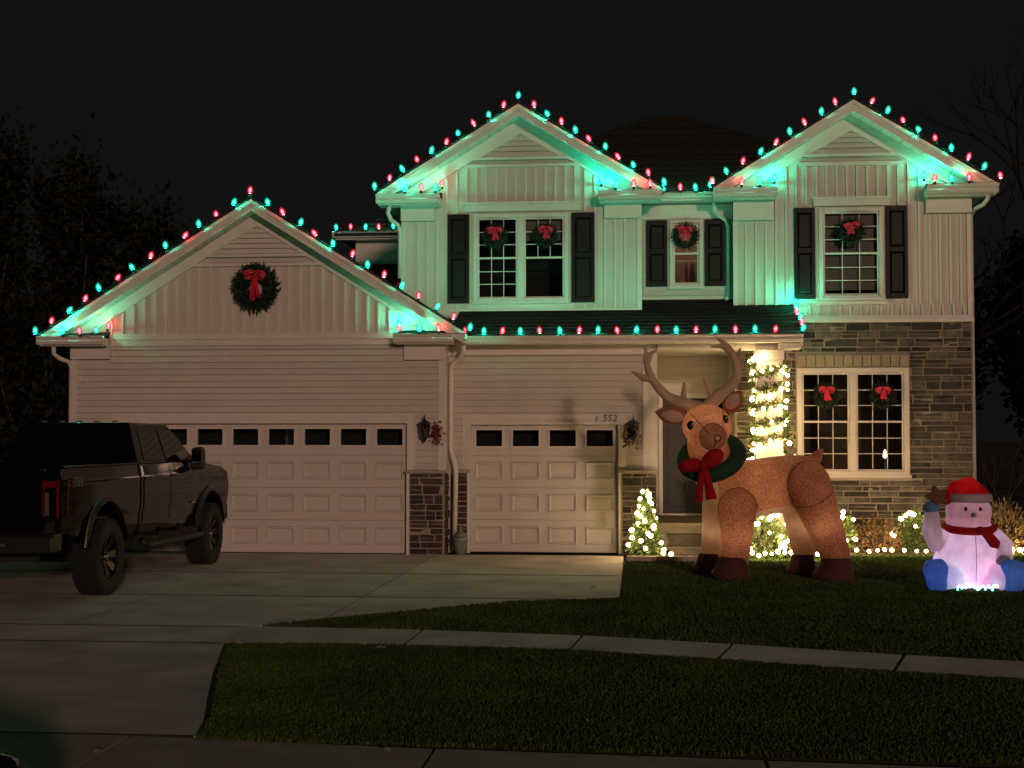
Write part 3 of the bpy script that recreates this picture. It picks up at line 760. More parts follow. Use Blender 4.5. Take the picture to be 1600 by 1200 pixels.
# --- right wing: stone below, board and batten above
TX0, TX1, TCX = 1.62, 5.60, 3.61
op1, op2 = (3.07, 4.15, 4.29, 5.86), (2.675, 4.55, 1.27, 3.11)
ws = wall('stone_wall', TX0, TX1, 0, 3.88, YT, [op2], 'mortar', .16)
stone_rect(TX0+.03, TX1, 0, 3.88, YT, ws, [(2.66, 4.565, 1.2, 3.34)])
B(TX1-.14, TX1, YT+.16, 34, 0, 6.15).build('side_wall', 'siding', house); B(TX0, TX0+.14, YT+.16, YD+.1, .0, 3.9).build('side_wall', 'siding', house)
wt = wall('upper_wall', TX0, TX1, 3.98, 6.15, YT, [op1])
sT, zpT, hwT = .622, 7.65, 2.33
MB().prism([(TX0, 6.15), (TX1, 6.15), (TX1, 6.2), (TCX, zpT-.12), (TX0, 6.2)], YT, YT+.14, 'y').build('gable_wall', 'siding', wt)
bar('ledge_board', 2.64, TX1+.02, YT-.10, YT+.02, 3.882, 3.93); bar('ledge_board', 2.64, TX1+.01, YT-.06, YT+.02, 3.932, 4.0)
window(*op1, YT, 1, (3, 3), blinds={0: .95}, depth=.5)
window(*op2, YT, 2, (3, 3), depth=1.2, cw=.085, room='brown_room')
shutter(2.645, 3.0, 4.29, 5.865, YT); shutter(4.195, 4.555, 4.29, 5.88, YT)
bar('window_header', 2.98, 4.24, YT-.06, YT-.003, 5.89, 6.0); bar('header_cap', 2.95, 4.27, YT-.08, YT-.003, 6.002, 6.04); bar('apron_board', 3.0, 4.22, YT-.04, YT-.003, 4.19, 4.25)
bar('bottom_board', TX0, 2.5, YT-.035, YT-.002, 4.10, 4.18)
bar('corner_board', TX0-.01, TX0+.07, YT-.03, YT+.05, 4.182, 5.65); bar('corner_board', TX1-.06, TX1+.012, YT-.03, YT+.05, 4.002, 5.72)
bar('frieze_box', TX0-.01, 2.30, YT-.09, YT-.033, 5.66, 5.99); bar('frieze_box', 4.86, TX1+.012, YT-.09, YT-.033, 5.74, 5.99)
topT = lambda x: min(6.58, zpT-sT*abs(x-TCX)-.42)
battens(wt, 1.78, 5.48, 4.185, topT, YT, .172, [(2.6, 4.58, 4.18, 5.9), (2.94, 4.28, 4, 6.042), (1.5, 2.32, 5.64, 6.4), (4.84, 5.7, 5.72, 6.4)])
battens(wt, 2.72, 5.48, 4.003, 4.184, YT, .172)
bar('flat_band', 2.72, 4.50, YT-.05, YT-.003, 6.585, 6.65)
boards(wt, 0, 0, 6.65, 6.79, YT, .07, clip=lambda z: (TCX-(zpT-.42-z)/sT, TCX+(zpT-.42-z)/sT))
gable_vent(TCX, .73, 6.79, sT, YT, wt, .80)
gable_roof(TCX, hwT, zpT, sT, YT, .38, 28.5, None, 'T')
eave_return(1.26, 2.34, YT, .38, 6.0, 6.165, -1); eave_return(4.82, 5.98, YT, .38, 6.0, 6.165, 1)
for i in range(12):
    a = 2.68+i*.1563
    B(a+.005, a+.151, YT-.05+random.uniform(-.006, .006), YT-.002, 3.125, 3.33).build('lintel_brick', 'lintel', ws, bevel=.008)
bar('stone_sill', 2.62, 4.61, YT-.10, YT-.003, 1.19, 1.232, 'ledge', ws, .01)
# stones: the 300 largest as single parts, the rest joined
STONES.sort(key=lambda s: -(s[0][1]-s[0][0])*(s[0][3]-s[0][2])*(1 if s[2] is not p2 else .001))
rest = {}
for i, (q, Y, par, mat, face) in enumerate(STONES):
    if i < 300: stone_mb(q, Y, face).build('stone', mat, par)
    else: stone_mb(q, Y, face, rest.setdefault((par, mat), MB()))
for (par, mat), m in rest.items(): m.build('small_stones', mat, par)['kind'] = 'stuff'

# --- main roof (hip) and left rear wing
mr = empty_part('main_roof', (0, 30, 6.15), house)
def hip(x0, x1, y0, y1, z0, rx0, rx1, ry, rz):
    for k, (A_, Bq, C_, D_) in enumerate((((x0, y0), (x1, y0), (rx1, ry), (rx0, ry)), ((x1, y0), (x1, y1), (rx1, ry), (rx1, ry)), ((x1, y1), (x0, y1), (rx0, ry), (rx1, ry)), ((x0, y1), (x0, y0), (rx0, ry), (rx0, ry)))):
        n = 24; m = MB()
        L = lambda a, b, t: (a[0]+(b[0]-a[0])*t, a[1]+(b[1]-a[1])*t)
        for i in range(n):
            t0, t1 = i/n, (i+1)/n; za, zb = z0+(rz-z0)*t0, z0+(rz-z0)*t1
            p = [L(A_, D_, t0), L(Bq, C_, t0), L(Bq, C_, t1), L(A_, D_, t1)]
            m.add([(*p[0], za+.02), (*p[1], za+.02), (*p[2], zb-.01), (*p[3], zb-.01), (*p[0], za-.03), (*p[1], za-.03)], [(0, 1, 2, 3), (4, 5, 1, 0)])
        m.build('roof_slope', 'shingle', mr)
hip(-6.42, 5.85, 28.32, 37.5, 6.2, -.1, 1.1, 33, 9.40)
m = MB()
for i in range(40):
    t0, t1 = i/40, (i+1)/40; f = lambda t: (-3.6+3.8*t, 5.0-4.0*t, 24.0+7.2*t, 6.16+3.1*t)
    a, b = f(t0), f(t1)
    m.add([(a[0], a[2], a[3]+.02), (a[1], a[2], a[3]+.02), (b[1], b[2], b[3]-.01), (b[0], b[2], b[3]-.01), (a[0], a[2], a[3]-.03), (a[1], a[2], a[3]-.03)], [(0, 1, 2, 3), (4, 5, 1, 0)])
m.build('front_slope', 'shingle', mr)
lw = empty_part('rear_wing', (-5.3, YL, 3), house)
wl = wall('wing_wall', -6.03, MX0, 3, 6.13, YL, [(-5.92, -4.3, 4.2, 5.62)], parent=lw); B(-6.03, -5.9, YL+.14, 35, 3, 6.13).build('side_wall', 'siding', lw)
B(-5.92, -4.3, YL+.10, YL+.13, 4.2, 5.62).build('dark_window', 'truck_glass', lw)
bar('frieze_board', -6.04, MX0, YL-.05, YL-.002, 5.66, 5.88, parent=lw); bar('frieze_board', -6.04, MX0, YL-.035, YL-.002, 5.885, 6.10, parent=lw)
gutter(-6.47, -4.1, YL-.42, 6.14, 6.27, lw); B(-6.42, -4.1, YL-.31, YL-.06, 6.105, 6.14).build('soffit_box', 'trim', lw)
# downspouts
downspout([(-9.78, 22.1, 3.44), (-9.80, 22.14, 3.33), (-9.72, 22.2, 3.25), (-9.6, 22.28, 3.2), (-9.60, 22.4, 3.1), (-9.60, 22.4, .1)])
downspout([(-2.90, 22.40, 3.46), (-2.90, 22.42, 3.36), (-2.97, 22.55, 3.25), (-3.10, 22.66, 3.17), (-3.145, 22.69, 3.08), (-3.145, 22.69, 1.75), (-3.13, 22.67, 1.66), (-3.05, 22.60, 1.42), (-3.05, 22.60, 1.3), (-3.07, 22.60, .05)], .042)
downspout([(-4.30, 23.3, 5.94), (-4.34, 23.32, 5.82), (-4.30, 23.38, 5.70), (-4.19, 23.48, 5.62), (-4.17, 23.56, 5.52), (-4.17, 23.56, 4.7)])
downspout([(1.30, 23.86, 6.09), (1.30, 23.9, 5.92), (1.36, 23.98, 5.80), (1.50, 24.06, 5.72), (1.555, 24.10, 5.60), (1.555, 24.10, 4.42), (1.50, 24.0, 4.32)])
downspout([(5.82, 23.5, 6.0), (5.83, 23.52, 5.93), (5.78, 23.6, 5.85), (5.67, 23.75, 5.80), (5.65, 23.95, 5.72), (5.65, 23.95, .1)])
# house number on the garage B header
def text_obj(s, size, name, mat, parent, loc, rot, ext=.004, shear=0):
    cu = bpy.data.curves.new(name, 'FONT'); cu.body = s; cu.size = size; cu.extrude = ext; cu.align_x = 'CENTER'; cu.align_y = 'CENTER'; cu.shear = shear; cu.resolution_u = 3
    t = bpy.data.objects.new('t', cu); COL.objects.link(t); dg = bpy.context.evaluated_depsgraph_get()
    me = bpy.data.meshes.new_from_object(t.evaluated_get(dg)); bpy.data.objects.remove(t); bpy.data.curves.remove(cu)
    me.materials.clear(); me.materials.append(MATS[mat])
    return place(name, me, loc, parent, rot=rot)
for i, ch in enumerate('552'):
    text_obj(ch, .155, 'house_number', 'number_black', house, (-.585+i*.082, YB-.047, 2.235), (R(90), 0, 0), .005, .15)
bar('house_plaque', -.74, -.70, YB-.046, YB-.041, 2.19, 2.28, 'ledge')
# small white fitting high on the left of garage A
tag(MB().prism([(-9.39, 2.86), (-9.33, 2.86), (-9.325, 2.91), (-9.36, 2.94), (-9.395, 2.91)], YA-.07, YA-.026, 'y').build('wall_sensor', 'trim'), 'tiny white fitting on the siding above the truck', 'sensor')

# ---------------------------------------------------------------- coloured string lights
def bulb_mesh(col):
    m = MB(); m.mi = 0
    m.lathe([(.017, -.035), (.019, .0), (.017, .006)], n=8)                      # socket
    m.mi = 1; m.lathe([(.018, .007), (.034, .024), (.038, .046), (.028, .080), (.009, .104)], n=10)   # translucent lens
    m.mi = 2; m.lathe([(.006, .022), (.017, .034), (.019, .052), (.013, .070), (.004, .080)], n=7)    # bright heart
    m.mi = 3; n = 8; m.add([(.014*math.cos(2*math.pi*j/n), .014*math.sin(2*math.pi*j/n), .0105) for j in range(n)], [list(range(n))])  # led chip
    m.xf(Matrix.Scale(1.3, 4)); return m.mesh('bulb', ['socket_green', 'shell_'+col, 'core_'+col, 'chip_'+col], smooth=False)
BUL = {'g': bulb_mesh('green'), 'r': bulb_mesh('red')}
def wires(o, pts, slack, r, mat, sag):
    run = [pts[0]]
    for a, b in zip(pts[:-1], pts[1:]):
        if (Vector(a)-Vector(b)).length < slack: run += [((a[0]+b[0])/2, (a[1]+b[1])/2, (a[2]+b[2])/2-sag), b]
        else:
            if len(run) > 1: MB().tube(run, r, 5).build('wire', mat, o)
            run = [b]
    if len(run) > 1: MB().tube(run, r, 5).build('wire', mat, o)
def light_string(label, items, wire=True):
    """items: (x, y, z, colour, lean in degrees towards +x, pitch towards the street)"""
    o = thing('string_lights', label, 'string lights', items[0][:3], 'red and green string lights on the roof edges')
    pts = []
    for (x, y, z, c, lean, *rest_) in items:
        pitch = rest_[0] if rest_ else 0
        x += random.uniform(-.018, .018); z += random.uniform(-.008, .006)
        place('bulb', BUL[c], (x, y, z), o, rot=(R(pitch+random.uniform(-9, 9)), R(lean+random.uniform(-13, 13)), random.uniform(0, 6)))
        pts.append((x, y, z-.03))
    wires(o, pts, .8, .0045, 'wire_green', .012)
    return o
def rake(cx, hw, zp, s, y, n, c0, first, last):
    """bulbs from the left eave over the peak to the right eave; n per side"""
    out = []; ang = math.degrees(math.atan(s))
    for i in range(-n, n+1):
        d = abs(i)/n*hw; x = cx+math.copysign(d, i); z = zp-s*d
        nx, nz = math.sin(R(ang))*(1 if i > 0 else -1 if i < 0 else 0), (math.cos(R(ang)) if i else 1)
        c = c0 if i % 2 == 0 else ('r' if c0 == 'g' else 'g')
        out.append((x+nx*.04, y, z+nz*.04, c, ang*.75*(1 if i > 0 else -1 if i < 0 else 0)))
    return out
def alt(n, c): return [c if i % 2 == 0 else ('r' if c == 'g' else 'g') for i in range(n)]
yf = YA-.445
it = rake(ACX, 3.62, zpA+.01, sA, yf, 13, 'r', 0, 0)
light_string('string of bulbs outlining the left garage gable with the large wreath', it+
    [(-3.25, 21.88, 3.64, 'r', 0), (-3.56, 21.88, 3.64, 'g', 0), (-3.90, 21.98, 3.64, 'r', 0), (-3.93, 22.2, 3.72, 'g', 0)])
light_string('four bulbs along the left eave return of the garage gable', [(-9.55, 21.88, 3.64, 'g', 0), (-9.25, 21.88, 3.64, 'r', 0), (-8.97, 21.96, 3.64, 'g', 0), (-8.86, 22.17, 3.74, 'r', 0)])
pe_l = [(-2.88+i*.3155, 22.33, 3.615, c, 0) for i, c in enumerate(alt(18, 'r'))]
pe_l[-1] = (2.62, 22.33, 3.63, 'g', 8)
pe_l += [(2.62, 22.33+d, 3.655+SP*d, c, 12) for d, c in ((.22, 'r'), (.46, 'g'), (.72, 'r'), (.98, 'g'), (1.22, 'g'))]
light_string('string of bulbs along the low porch eave over the right garage door', pe_l)
light_string('string of bulbs outlining the middle gable over the double window', rake(MCX, 2.46, zpM+.01, sM, YM-.465, 10, 'g', 0, 0)+
    [(.20, 23.10, 6.16, 'r', 0), (-.10, 23.10, 6.16, 'r', 0), (-.39, 23.10, 6.16, 'g', 0), (-.66, 23.4, 6.27, 'g', 0)])
light_string('four bulbs along the left eave return of the middle gable', [(-4.02, 23.10, 6.15, 'g', 0), (-3.74, 23.10, 6.15, 'r', 0), (-3.47, 23.10, 6.15, 'g', 0), (-3.40, 23.30, 6.26, 'r', 0)])
light_string('short string of bulbs on the gutter between the two upper gables', [(.42, 23.84, 6.215, 'g', 0), (.70, 23.84, 6.215, 'r', 0), (.99, 23.84, 6.215, 'g', 0), (1.24, 23.80, 6.24, 'g', 0), (1.26, 23.72, 6.29, 'g', 0)])
light_string('string of bulbs outlining the right gable over the stone wing', rake(TCX, 2.36, zpT+.01, sT, YT-.465, 9, 'g', 0, 0)+
    [(5.5, 23.30, 6.2, 'r', 0), (5.2, 23.30, 6.2, 'g', 0), (4.92, 23.30, 6.2, 'r', 0), (4.80, 23.6, 6.30, 'g', 0)])
light_string('three bulbs along the left eave return of the right gable', [(1.72, 23.30, 6.2, 'r', 0), (2.02, 23.30, 6.2, 'g', 0), (2.30, 23.58, 6.3, 'g', 0)])
light_string('short string of bulbs on the far rear wing gutter behind the garage', [(-6.36+i*.30, YL-.46, 6.30, c, 0) for i, c in enumerate(alt(5, 'g'))])

# ---------------------------------------------------------------- warm white mini lights
MINI = MB().ell((0, 0, 0), (.029, .029, .032), 10, 7).mesh('bulb', ['mini_warm'], True)
def mini_string(label, pts, wire='wire_green', slack=.5):
    o = thing('mini_lights', label, 'mini lights', pts[0], 'warm white mini lights')
    for p in pts:
        q = place('bulb', MINI, p, o, rot=(random.uniform(0, 3), random.uniform(0, 3), 0)); s = random.uniform(.8, 1.25); q.scale = (s, s, s)
    wires(o, pts, slack, .004, wire, .008)
    return o

# ---------------------------------------------------------------- wreaths
def bow(parent, c, s, mat='ribbon_red', spread=1.0, tail=1.0, seed=0):
    rd = random.Random(seed); m = MB(); c = Vector(c)
    b = empty_part('bow', c, parent)
    for sg in (-1, 1):
        rot = Matrix.Rotation(sg*R(rd.uniform(18, 34)), 3, 'Y')
        q = MB(); n = 14      # loop of ribbon
        ctr = [(sg*s*(.50-.50*math.cos(t)), -.16*s*math.sin(t), .13*s*math.sin(t)*1.25) for t in [2*math.pi*i/n for i in range(n+1)]]
        wd = [.10+.30*math.sin(math.pi*i/n) for i in range(n+1)]
        vs = []; fs = []
        for p, w_ in zip(ctr, wd): vs += [(p[0], p[1]-.004, p[2]-w_*s*.7), (p[0], p[1]-.004, p[2]+w_*s*.7)]
        for i in range(n): fs.append((2*i, 2*i+1, 2*i+3, 2*i+2))
        q.add([rot @ Vector(v)+c for v in vs], fs); q.build('loop', mat, b, smooth=True)
        t = MB(); k = 7; vs = []; fs = []
        L = s*1.35*tail*rd.uniform(.85, 1.1); dx = sg*s*rd.uniform(.12, .42)*spread
        for i in range(k):
            f = i/(k-1); w_ = s*(.10+.12*f); x = dx*f+.05*s*math.sin(f*5+seed); y = -.06*s*math.sin(f*4)-.02*s
            vs += [c+Vector((x-w_, y, -L*f)), c+Vector((x+w_, y-.03*s, -L*f-(.10*s if i == k-1 else 0)))]
        for i in range(k-1): fs.append((2*i, 2*i+1, 2*i+3, 2*i+2))
        t.add(vs, fs); t.build('tail', mat, b, smooth=True)
    MB().ell(c+Vector((0, -.03*s, 0)), (.13*s, .10*s, .15*s), 10, 7).build('knot', mat, b, smooth=True)
def wreath(x, y, z, r, label, n=900, bs=.16, dense=1., bowdz=.55, tail=1., spread=1.):
    o = thing('wreath', label, 'wreath', (x, y, z-r), 'evergreen wreaths with red bows')
    rt = r*.34; rm = r-rt*.95
    m = MB(); k = 28
    m.tube([(x+rm*math.cos(2*math.pi*i/k), y, z+rm*math.sin(2*math.pi*i/k)) for i in range(k+1)], rt*.55, 8, False); m.build('ring', 'wreath_dark', o, smooth=True)
    a = RNG.uniform(0, 2*np.pi, n); b = RNG.uniform(0, 2*np.pi, n); rr = rt*RNG.uniform(.35, .85, n)
    rad = np.stack([np.cos(a), np.zeros(n), np.sin(a)], 1); off = rad*np.cos(b)[:, None]+np.array([[0, -1, 0]])*np.abs(np.sin(b))[:, None]
    P = np.array([[x, y, z]])+rad*rm+off*rr[:, None]
    tang = np.stack([-np.sin(a), np.zeros(n), np.cos(a)], 1)
    V, F = leaves(P, r*.20, 3.2, D=off*.9+tang*.8)
    q = place('needles', fastmesh('needles', V-np.array([[x, y, z]]), F, 'wreath_green'), (x, y, z), o); q['kind'] = 'stuff'
    bow(o, (x, y-rt*.8, z+r*bowdz), bs, seed=int(abs(x*100)), tail=tail, spread=spread)
wreath(-6.36, YA-.10, 4.42, .40, 'large dark wreath hanging in the left garage gable', 1500, .20, bowdz=.62, tail=1.6, spread=1.6)
wreath(-2.49, YM-.09, 5.41, .235, 'wreath on the left half of the middle double upper window', 800, .14, bowdz=.55)
wreath(-1.61, YM-.09, 5.41, .235, 'wreath on the right half of the middle double upper window', 800, .14, bowdz=.58)
wreath(.80, YR-.09, 5.44, .245, 'wreath filling the upper half of the small lit window', 800, .145, bowdz=.62)
wreath(3.60, YT-.09, 5.43, .245, 'wreath on the single upper window of the right gable', 800, .14, bowdz=.55)
wreath(3.16, YT-.10, 2.62, .235, 'wreath on the left half of the ground floor window in the stone wall', 800, .14, bowdz=.60)
wreath(4.10, YT-.10, 2.62, .235, 'wreath on the right half of the ground floor window in the stone wall', 800, .14, bowdz=.62)

# lamp seen inside the ground floor window
il = thing('table_lamp', 'small candle lamp glowing inside the ground floor stone wall window', 'lamp', (4.24, YT+.55, 1.2))
MB().lathe([(.07, 1.2), (.06, 1.22), (.015, 1.25), (.012, 1.55), (.02, 1.56)], (4.24, YT+.55, 0), 10).build('stand', 'ledge', il, smooth=True)
MB().lathe([(.012, 1.562), (.034, 1.59), (.030, 1.65), (.006, 1.71)], (4.24, YT+.55, 0), 10).build('flame_bulb', 'candle', il, smooth=True)

# ---------------------------------------------------------------- wall lanterns with dried swags, urn
def lantern(x, y, z, label):
    o = thing('wall_lantern', label, 'lantern', (x, y, z), 'wall lanterns beside the garage doors')
    MB().lathe([(.055, 0), (.05, .015), (.02, .03)], (x, y-.04, z+.02), 10, 'y').build('back_plate', 'black_metal', o)
    MB().tube([(x, y-.03, z+.10), (x, y-.10, z+.15), (x, y-.13, z+.20)], .012, 6).build('arm', 'black_metal', o)
    c = (x, y-.14, z)
    MB().lathe([(.004, .30), (.012, .25), (.02, .215), (.11, .155), (.106, .145), (.0, .15)], c, 6).build('roof', 'black_metal', o)
    MB().lathe([(.068, -.06), (.094, .14)], c, 6).build('glass_body', 'lantern_glass', o)
    for k in range(6):
        a = 2*math.pi*k/6
        MB().tube([(c[0]+.069*math.cos(a), c[1]+.069*math.sin(a), z-.06), (c[0]+.096*math.cos(a), c[1]+.096*math.sin(a), z+.145)], .006, 5).build('cage_bar', 'black_metal', o)
    MB().lathe([(.076, -.055), (.076, -.075), (.045, -.10), (.02, -.14), (.006, -.16)], c, 6).build('base', 'black_metal', o)
    MB().lathe([(.012, -.05), (.02, .0), (.012, .06)], c, 8).build('lamp_tube', 'blind', o)
def swag(x, y, z, mat, label, w_=.10, h_=.17, n=160):
    o = thing('dried_swag', label, 'swag', (x, y, z-h_))
    P = np.stack([x+RNG.normal(0, w_*.45, n), y-np.abs(RNG.normal(.03, .03, n)), z+RNG.normal(0, h_*.45, n)], 1)
    V, F = leaves(P, .07, 2.0); q = place('leaves', fastmesh('leaves', V-np.array([[x, y, z]]), F, mat), (x, y, z), o); q['kind'] = 'stuff'
    MB().tube([(x, y-.02, z+h_), (x+.01, y-.03, z), (x-.01, y-.03, z-h_)], .008, 5).build('stem', 'bark', o)
lantern(-3.51, YA-.03, 2.0, 'black wall lantern between the two garage doors, beside the downspout')
lantern(-.11, YB-.03, 2.0, 'black wall lantern right of the smaller garage door, under the house number')
swag(-3.33, YA-.03, 1.99, 'swag_red', 'reddish dried swag hanging beside the left wall lantern')
swag(-.17, YB-.16, 1.97, 'swag_mix', 'brown and white dried swag draped over the right wall lantern', .13, .2, 200)
ur = thing('ceramic_urn', 'grey green ceramic urn with domed lid beside the downspout', 'urn', (-2.96, 22.5, 0))
MB().lathe([(.07, 0), (.085, .01), (.105, .12), (.125, .24), (.128, .27), (.11, .28)], (-2.96, 22.5, 0), 18).build('pot', 'urn_glaze', ur, smooth=True)
MB().lathe([(.105, .282), (.09, .33), (.055, .37), (.028, .385), (.022, .41), (.034, .425), (.022, .45), (.004, .46)], (-2.96, 22.5, 0), 16).build('lid', 'urn_glaze', ur, smooth=True)

# ---------------------------------------------------------------- shrubs, conifer, garland
def shrub(x, y, rx, rz, n, mat, label, size=.06, cat='shrub', group='shrubs in the planting bed', shape=0, z0=.04, asp=2.0):
    o = thing('shrub', label, cat, (x, y, z0), group)
    u = RNG.normal(size=(n, 3)); u /= np.linalg.norm(u, axis=1, keepdims=True); rr = RNG.uniform(.25, 1, n)**.5
    lump = np.array([1+.32*noise.noise((a*2.3+x, b*2.3+y, c*2.3)) for a, b, c in u])
    P = u*rr[:, None]*lump[:, None]*np.array([[rx, rx*.8, rz]])
    P[:, 2] = np.abs(P[:, 2]+rz*.55) if shape == 0 else P[:, 2]+rz
    if shape == 1:   # cone
        t = RNG.uniform(0, 1, n)**1.5; a = RNG.uniform(0, 2*np.pi, n); q = rx*(1-t)*RNG.uniform(.35, 1, n)**.5+.02
        P = np.stack([q*np.cos(a), q*np.sin(a), t*rz], 1)
    D = P-np.array([[0, 0, rz*.3]]); D /= np.linalg.norm(D, axis=1, keepdims=True)+1e-6
    V, F = leaves(P, size, asp, up=.35, D=D)
    q = place('foliage', fastmesh('foliage', V, F, mat), (x, y, z0), o); q['kind'] = 'stuff'
    m = MB()
    for k in range(9 if shape == 0 else 1):
        a = random.uniform(0, 6.28); e = random.uniform(.4, .9) if shape == 0 else 0
        m.tube([(x, y, z0-.02), (x+math.cos(a)*rx*e*.5, y+math.sin(a)*rx*e*.4, z0+rz*.7), (x+math.cos(a)*rx*e, y+math.sin(a)*rx*e*.8, z0+rz*1.2 if shape == 0 else z0+rz*.95)], [.012, .008, .003], 5)
    m.build('stems', 'bark', o)
def on_ell(x, y, z, rx, rz, n, seed, zmin=.12):
    rd = random.Random(seed); out = []
    while len(out) < n:
        a = rd.uniform(math.pi*1.02, math.pi*1.98); e = rd.uniform(-.3, 1.25)
        p = (x+rx*math.cos(a)*math.cos(e)*1.02, y+rx*.8*math.sin(a)*math.cos(e)*1.05-.03, z+rz*.55+rz*math.sin(e)*.95)
        if p[2] > zmin: out.append(p)
    out.sort(key=lambda p: p[2]+.3*p[0])
    return out
shrub(.08, 22.05, .27, 1.05, 1500, 'leaf_green', 'small cone shaped evergreen wrapped in lights by the right pier', .075, 'conifer', None, 1, .05, 2.6)
cp = []
for k in range(25):
    t = k/24; a = k*1.95+random.uniform(-.5, .5); rr = .27*(1-t*.92)+.035
    cp.append((.08+rr*math.cos(a), 22.05-abs(rr*math.sin(a))-.01, .14+t*.92))
mini_string('warm lights spiralling up the small cone evergreen by the right pier', cp)
mini_string('two warm lights on the ground beside the porch steps', [(.36, 21.86, .10), (.48, 21.86, .08)])
shrub(1.92, 22.0, .42, .42, 1100, 'leaf_green', 'green shrub in front of the porch pedestal, seen between the reindeer legs', .075)
shrub(2.42, 22.15, .28, .30, 500, 'leaf_dry', 'brown leaved shrub beside the porch pedestal', .075)
mini_string('warm lights heaped over the shrub between the reindeer legs', on_ell(1.98, 22.0, .05, .50, .48, 34, 3)+[(1.62+i*.1, 21.55+random.uniform(-.05, .05), .1+random.uniform(-.02, .06)) for i in range(12)], slack=.25)
shrub(3.18, 22.95, .36, .44, 1100, 'leaf_green', 'green shrub with lights left of the ground floor window, behind the reindeer', .06)
mini_string('warm lights on the green shrub right of the reindeer hind legs', on_ell(3.18, 22.95, .05, .38, .46, 14, 5, .25), slack=.3)
shrub(3.82, 23.05, .44, .36, 1200, 'leaf_dry', 'brown dry shrub between the two lit green shrubs', .06)
shrub(4.52, 23.15, .36, .44, 1000, 'leaf_green', 'green shrub with lights left of the glowing white inflatable', .06)
mini_string('warm lights on the green shrub left of the white inflatable', on_ell(4.50, 23.15, .05, .38, .44, 10, 8, .2), slack=.3)
shrub(5.05, 23.2, .36, .34, 900, 'leaf_dry', 'brown dry shrub directly behind the white inflatable', .06)
shrub(5.95, 23.3, .48, .52, 1300, 'leaf_straw', 'straw coloured wispy shrub at the house corner, right of the white inflatable', .10, asp=4.5)
bl = []
x = 2.95
while x < 6.6:
    bl.append((x, 22.55+max(0, (x-3.6))*.14+random.uniform(-.06, .06), .09+random.uniform(-.015, .035))); x += random.choice((.05, .07, .12, .16, .2))
mini_string('row of warm lights lying along the front of the planting bed', bl)
# column garland and lights
gd = thing('garland', 'leafy garland spiralling around the white porch column', 'garland', (2.11, 22.8, 1.55))
hp = []
for i in range(240):
    t = i/239; a = t*2*math.pi*5.5; c, s_ = math.cos(a), math.sin(a); k = .248/max(abs(c), abs(s_))
    hp.append((2.11+c*k, 22.79+s_*k, 1.70+t*1.50))
H = np.array(hp); P = np.repeat(H, 20, 0)+RNG.normal(0, .036, (len(H)*20, 3)); V, F = leaves(P, .065, 2.2)
o = place('leaves', fastmesh('leaves', V-np.array([[2.11, 22.8, 1.55]]), F, 'leaf_green'), (2.11, 22.8, 1.55), gd); o['kind'] = 'stuff'
P = H[RNG.integers(0, len(H), 1400)]+RNG.normal(0, .038, (1400, 3)); V, F = leaves(P, .055, 2.0)
o = place('berry_leaves', fastmesh('berry_leaves', V-np.array([[2.11, 22.8, 1.55]]), F, 'leaf_dry'), (2.11, 22.8, 1.55), gd); o['kind'] = 'stuff'
MB().tube(hp, .012, 5).build('stem', 'bark', gd)
clp = []
for i in range(72):
    t = i/71; a = t*2*math.pi*5.5+1.2; c, s_ = math.cos(a), math.sin(a); k = .268/max(abs(c), abs(s_))
    clp.append((2.11+c*k+random.uniform(-.03, .03), 22.79+s_*k-.03, 1.68+t*1.54+random.uniform(-.075, .075)))
mini_string('dense warm lights spiralling around the porch column', clp, slack=.2)
mini_string('warm lights on top of the pedestal under the porch column', [(1.74, 22.36, 1.56), (1.80, 22.37, 1.57), (1.9, 22.36, 1.555), (2.36, 22.4, 1.60), (2.47, 22.37, 1.62)])

# ---------------------------------------------------------------- pickup truck (local: x right, y forward, z up; origin under the tailgate)
def tag_label(o, s): o['label'] = s; return o
tk = thing('pickup_truck', 'black lifted crew cab pickup truck parked facing the large garage door', 'truck', (0, 0, 0))
def arc(cy, cz, r, a0, a1, n=12): return [(cy+r*math.cos(R(a0+(a1-a0)*i/n)), cz+r*math.sin(R(a0+(a1-a0)*i/n))) for i in range(n+1)]
RA, FA, WZ, TR = 1.27, 5.36, .465, .465
for sg in (-1, 1):
    prof = [(.06, 1.565), (.03, 1.2), (.05, .86), (.30, .80), (RA-.60, .72)]+arc(RA, .53, .60, 165, 15)+[(2.47, .66), (2.47, 1.575), (1.2, 1.58)]
    q = MB().prism(prof, sg*.92, sg*1.0, 'x').build('bed_side', 'truck_paint', tk, bevel=.035)
    MB().box(min(sg*.86, sg*.99), max(sg*.86, sg*.99), .08, 2.46, 1.578, 1.60).build('bed_rail', 'truck_paint', tk, bevel=.008)
    # flared arch lips
    for ax, r in ((RA, .60), (FA, .585)):
        m = MB(); pts = arc(ax, .53, r+.01, 172, 8, 16)
        for i in range(len(pts)-1):
            (y0, z0), (y1, z1) = pts[i], pts[i+1]; k = (r+.075)/r
            o0, o1 = (ax+(y0-ax)*k, .53+(z0-.53)*k), (ax+(y1-ax)*k, .53+(z1-.53)*k)
            m.add([(sg*1.0, *o0), (sg*1.0, *o1), (sg*1.065, y1, z1), (sg*1.065, y0, z0), (sg*.96, y0, z0), (sg*.96, y1, z1)], [(0, 1, 2, 3), (3, 2, 5, 4)])
        m.build('wheel_arch_flare', 'truck_paint', tk, smooth=True)
B(-.90, .90, .12, 2.44, .80, .95).build('bed_floor', 'truck_trim', tk)
B(-.90, .90, 2.40, 2.46, .95, 1.57).build('bed_front_wall', 'truck_paint', tk)
tg = MB().prism([(.0, .86), (.0, 1.50), (.03, 1.56), (.09, 1.56), (.09, .86)], -.78, .78, 'x').build('tailgate', 'truck_paint', tk, bevel=.015)
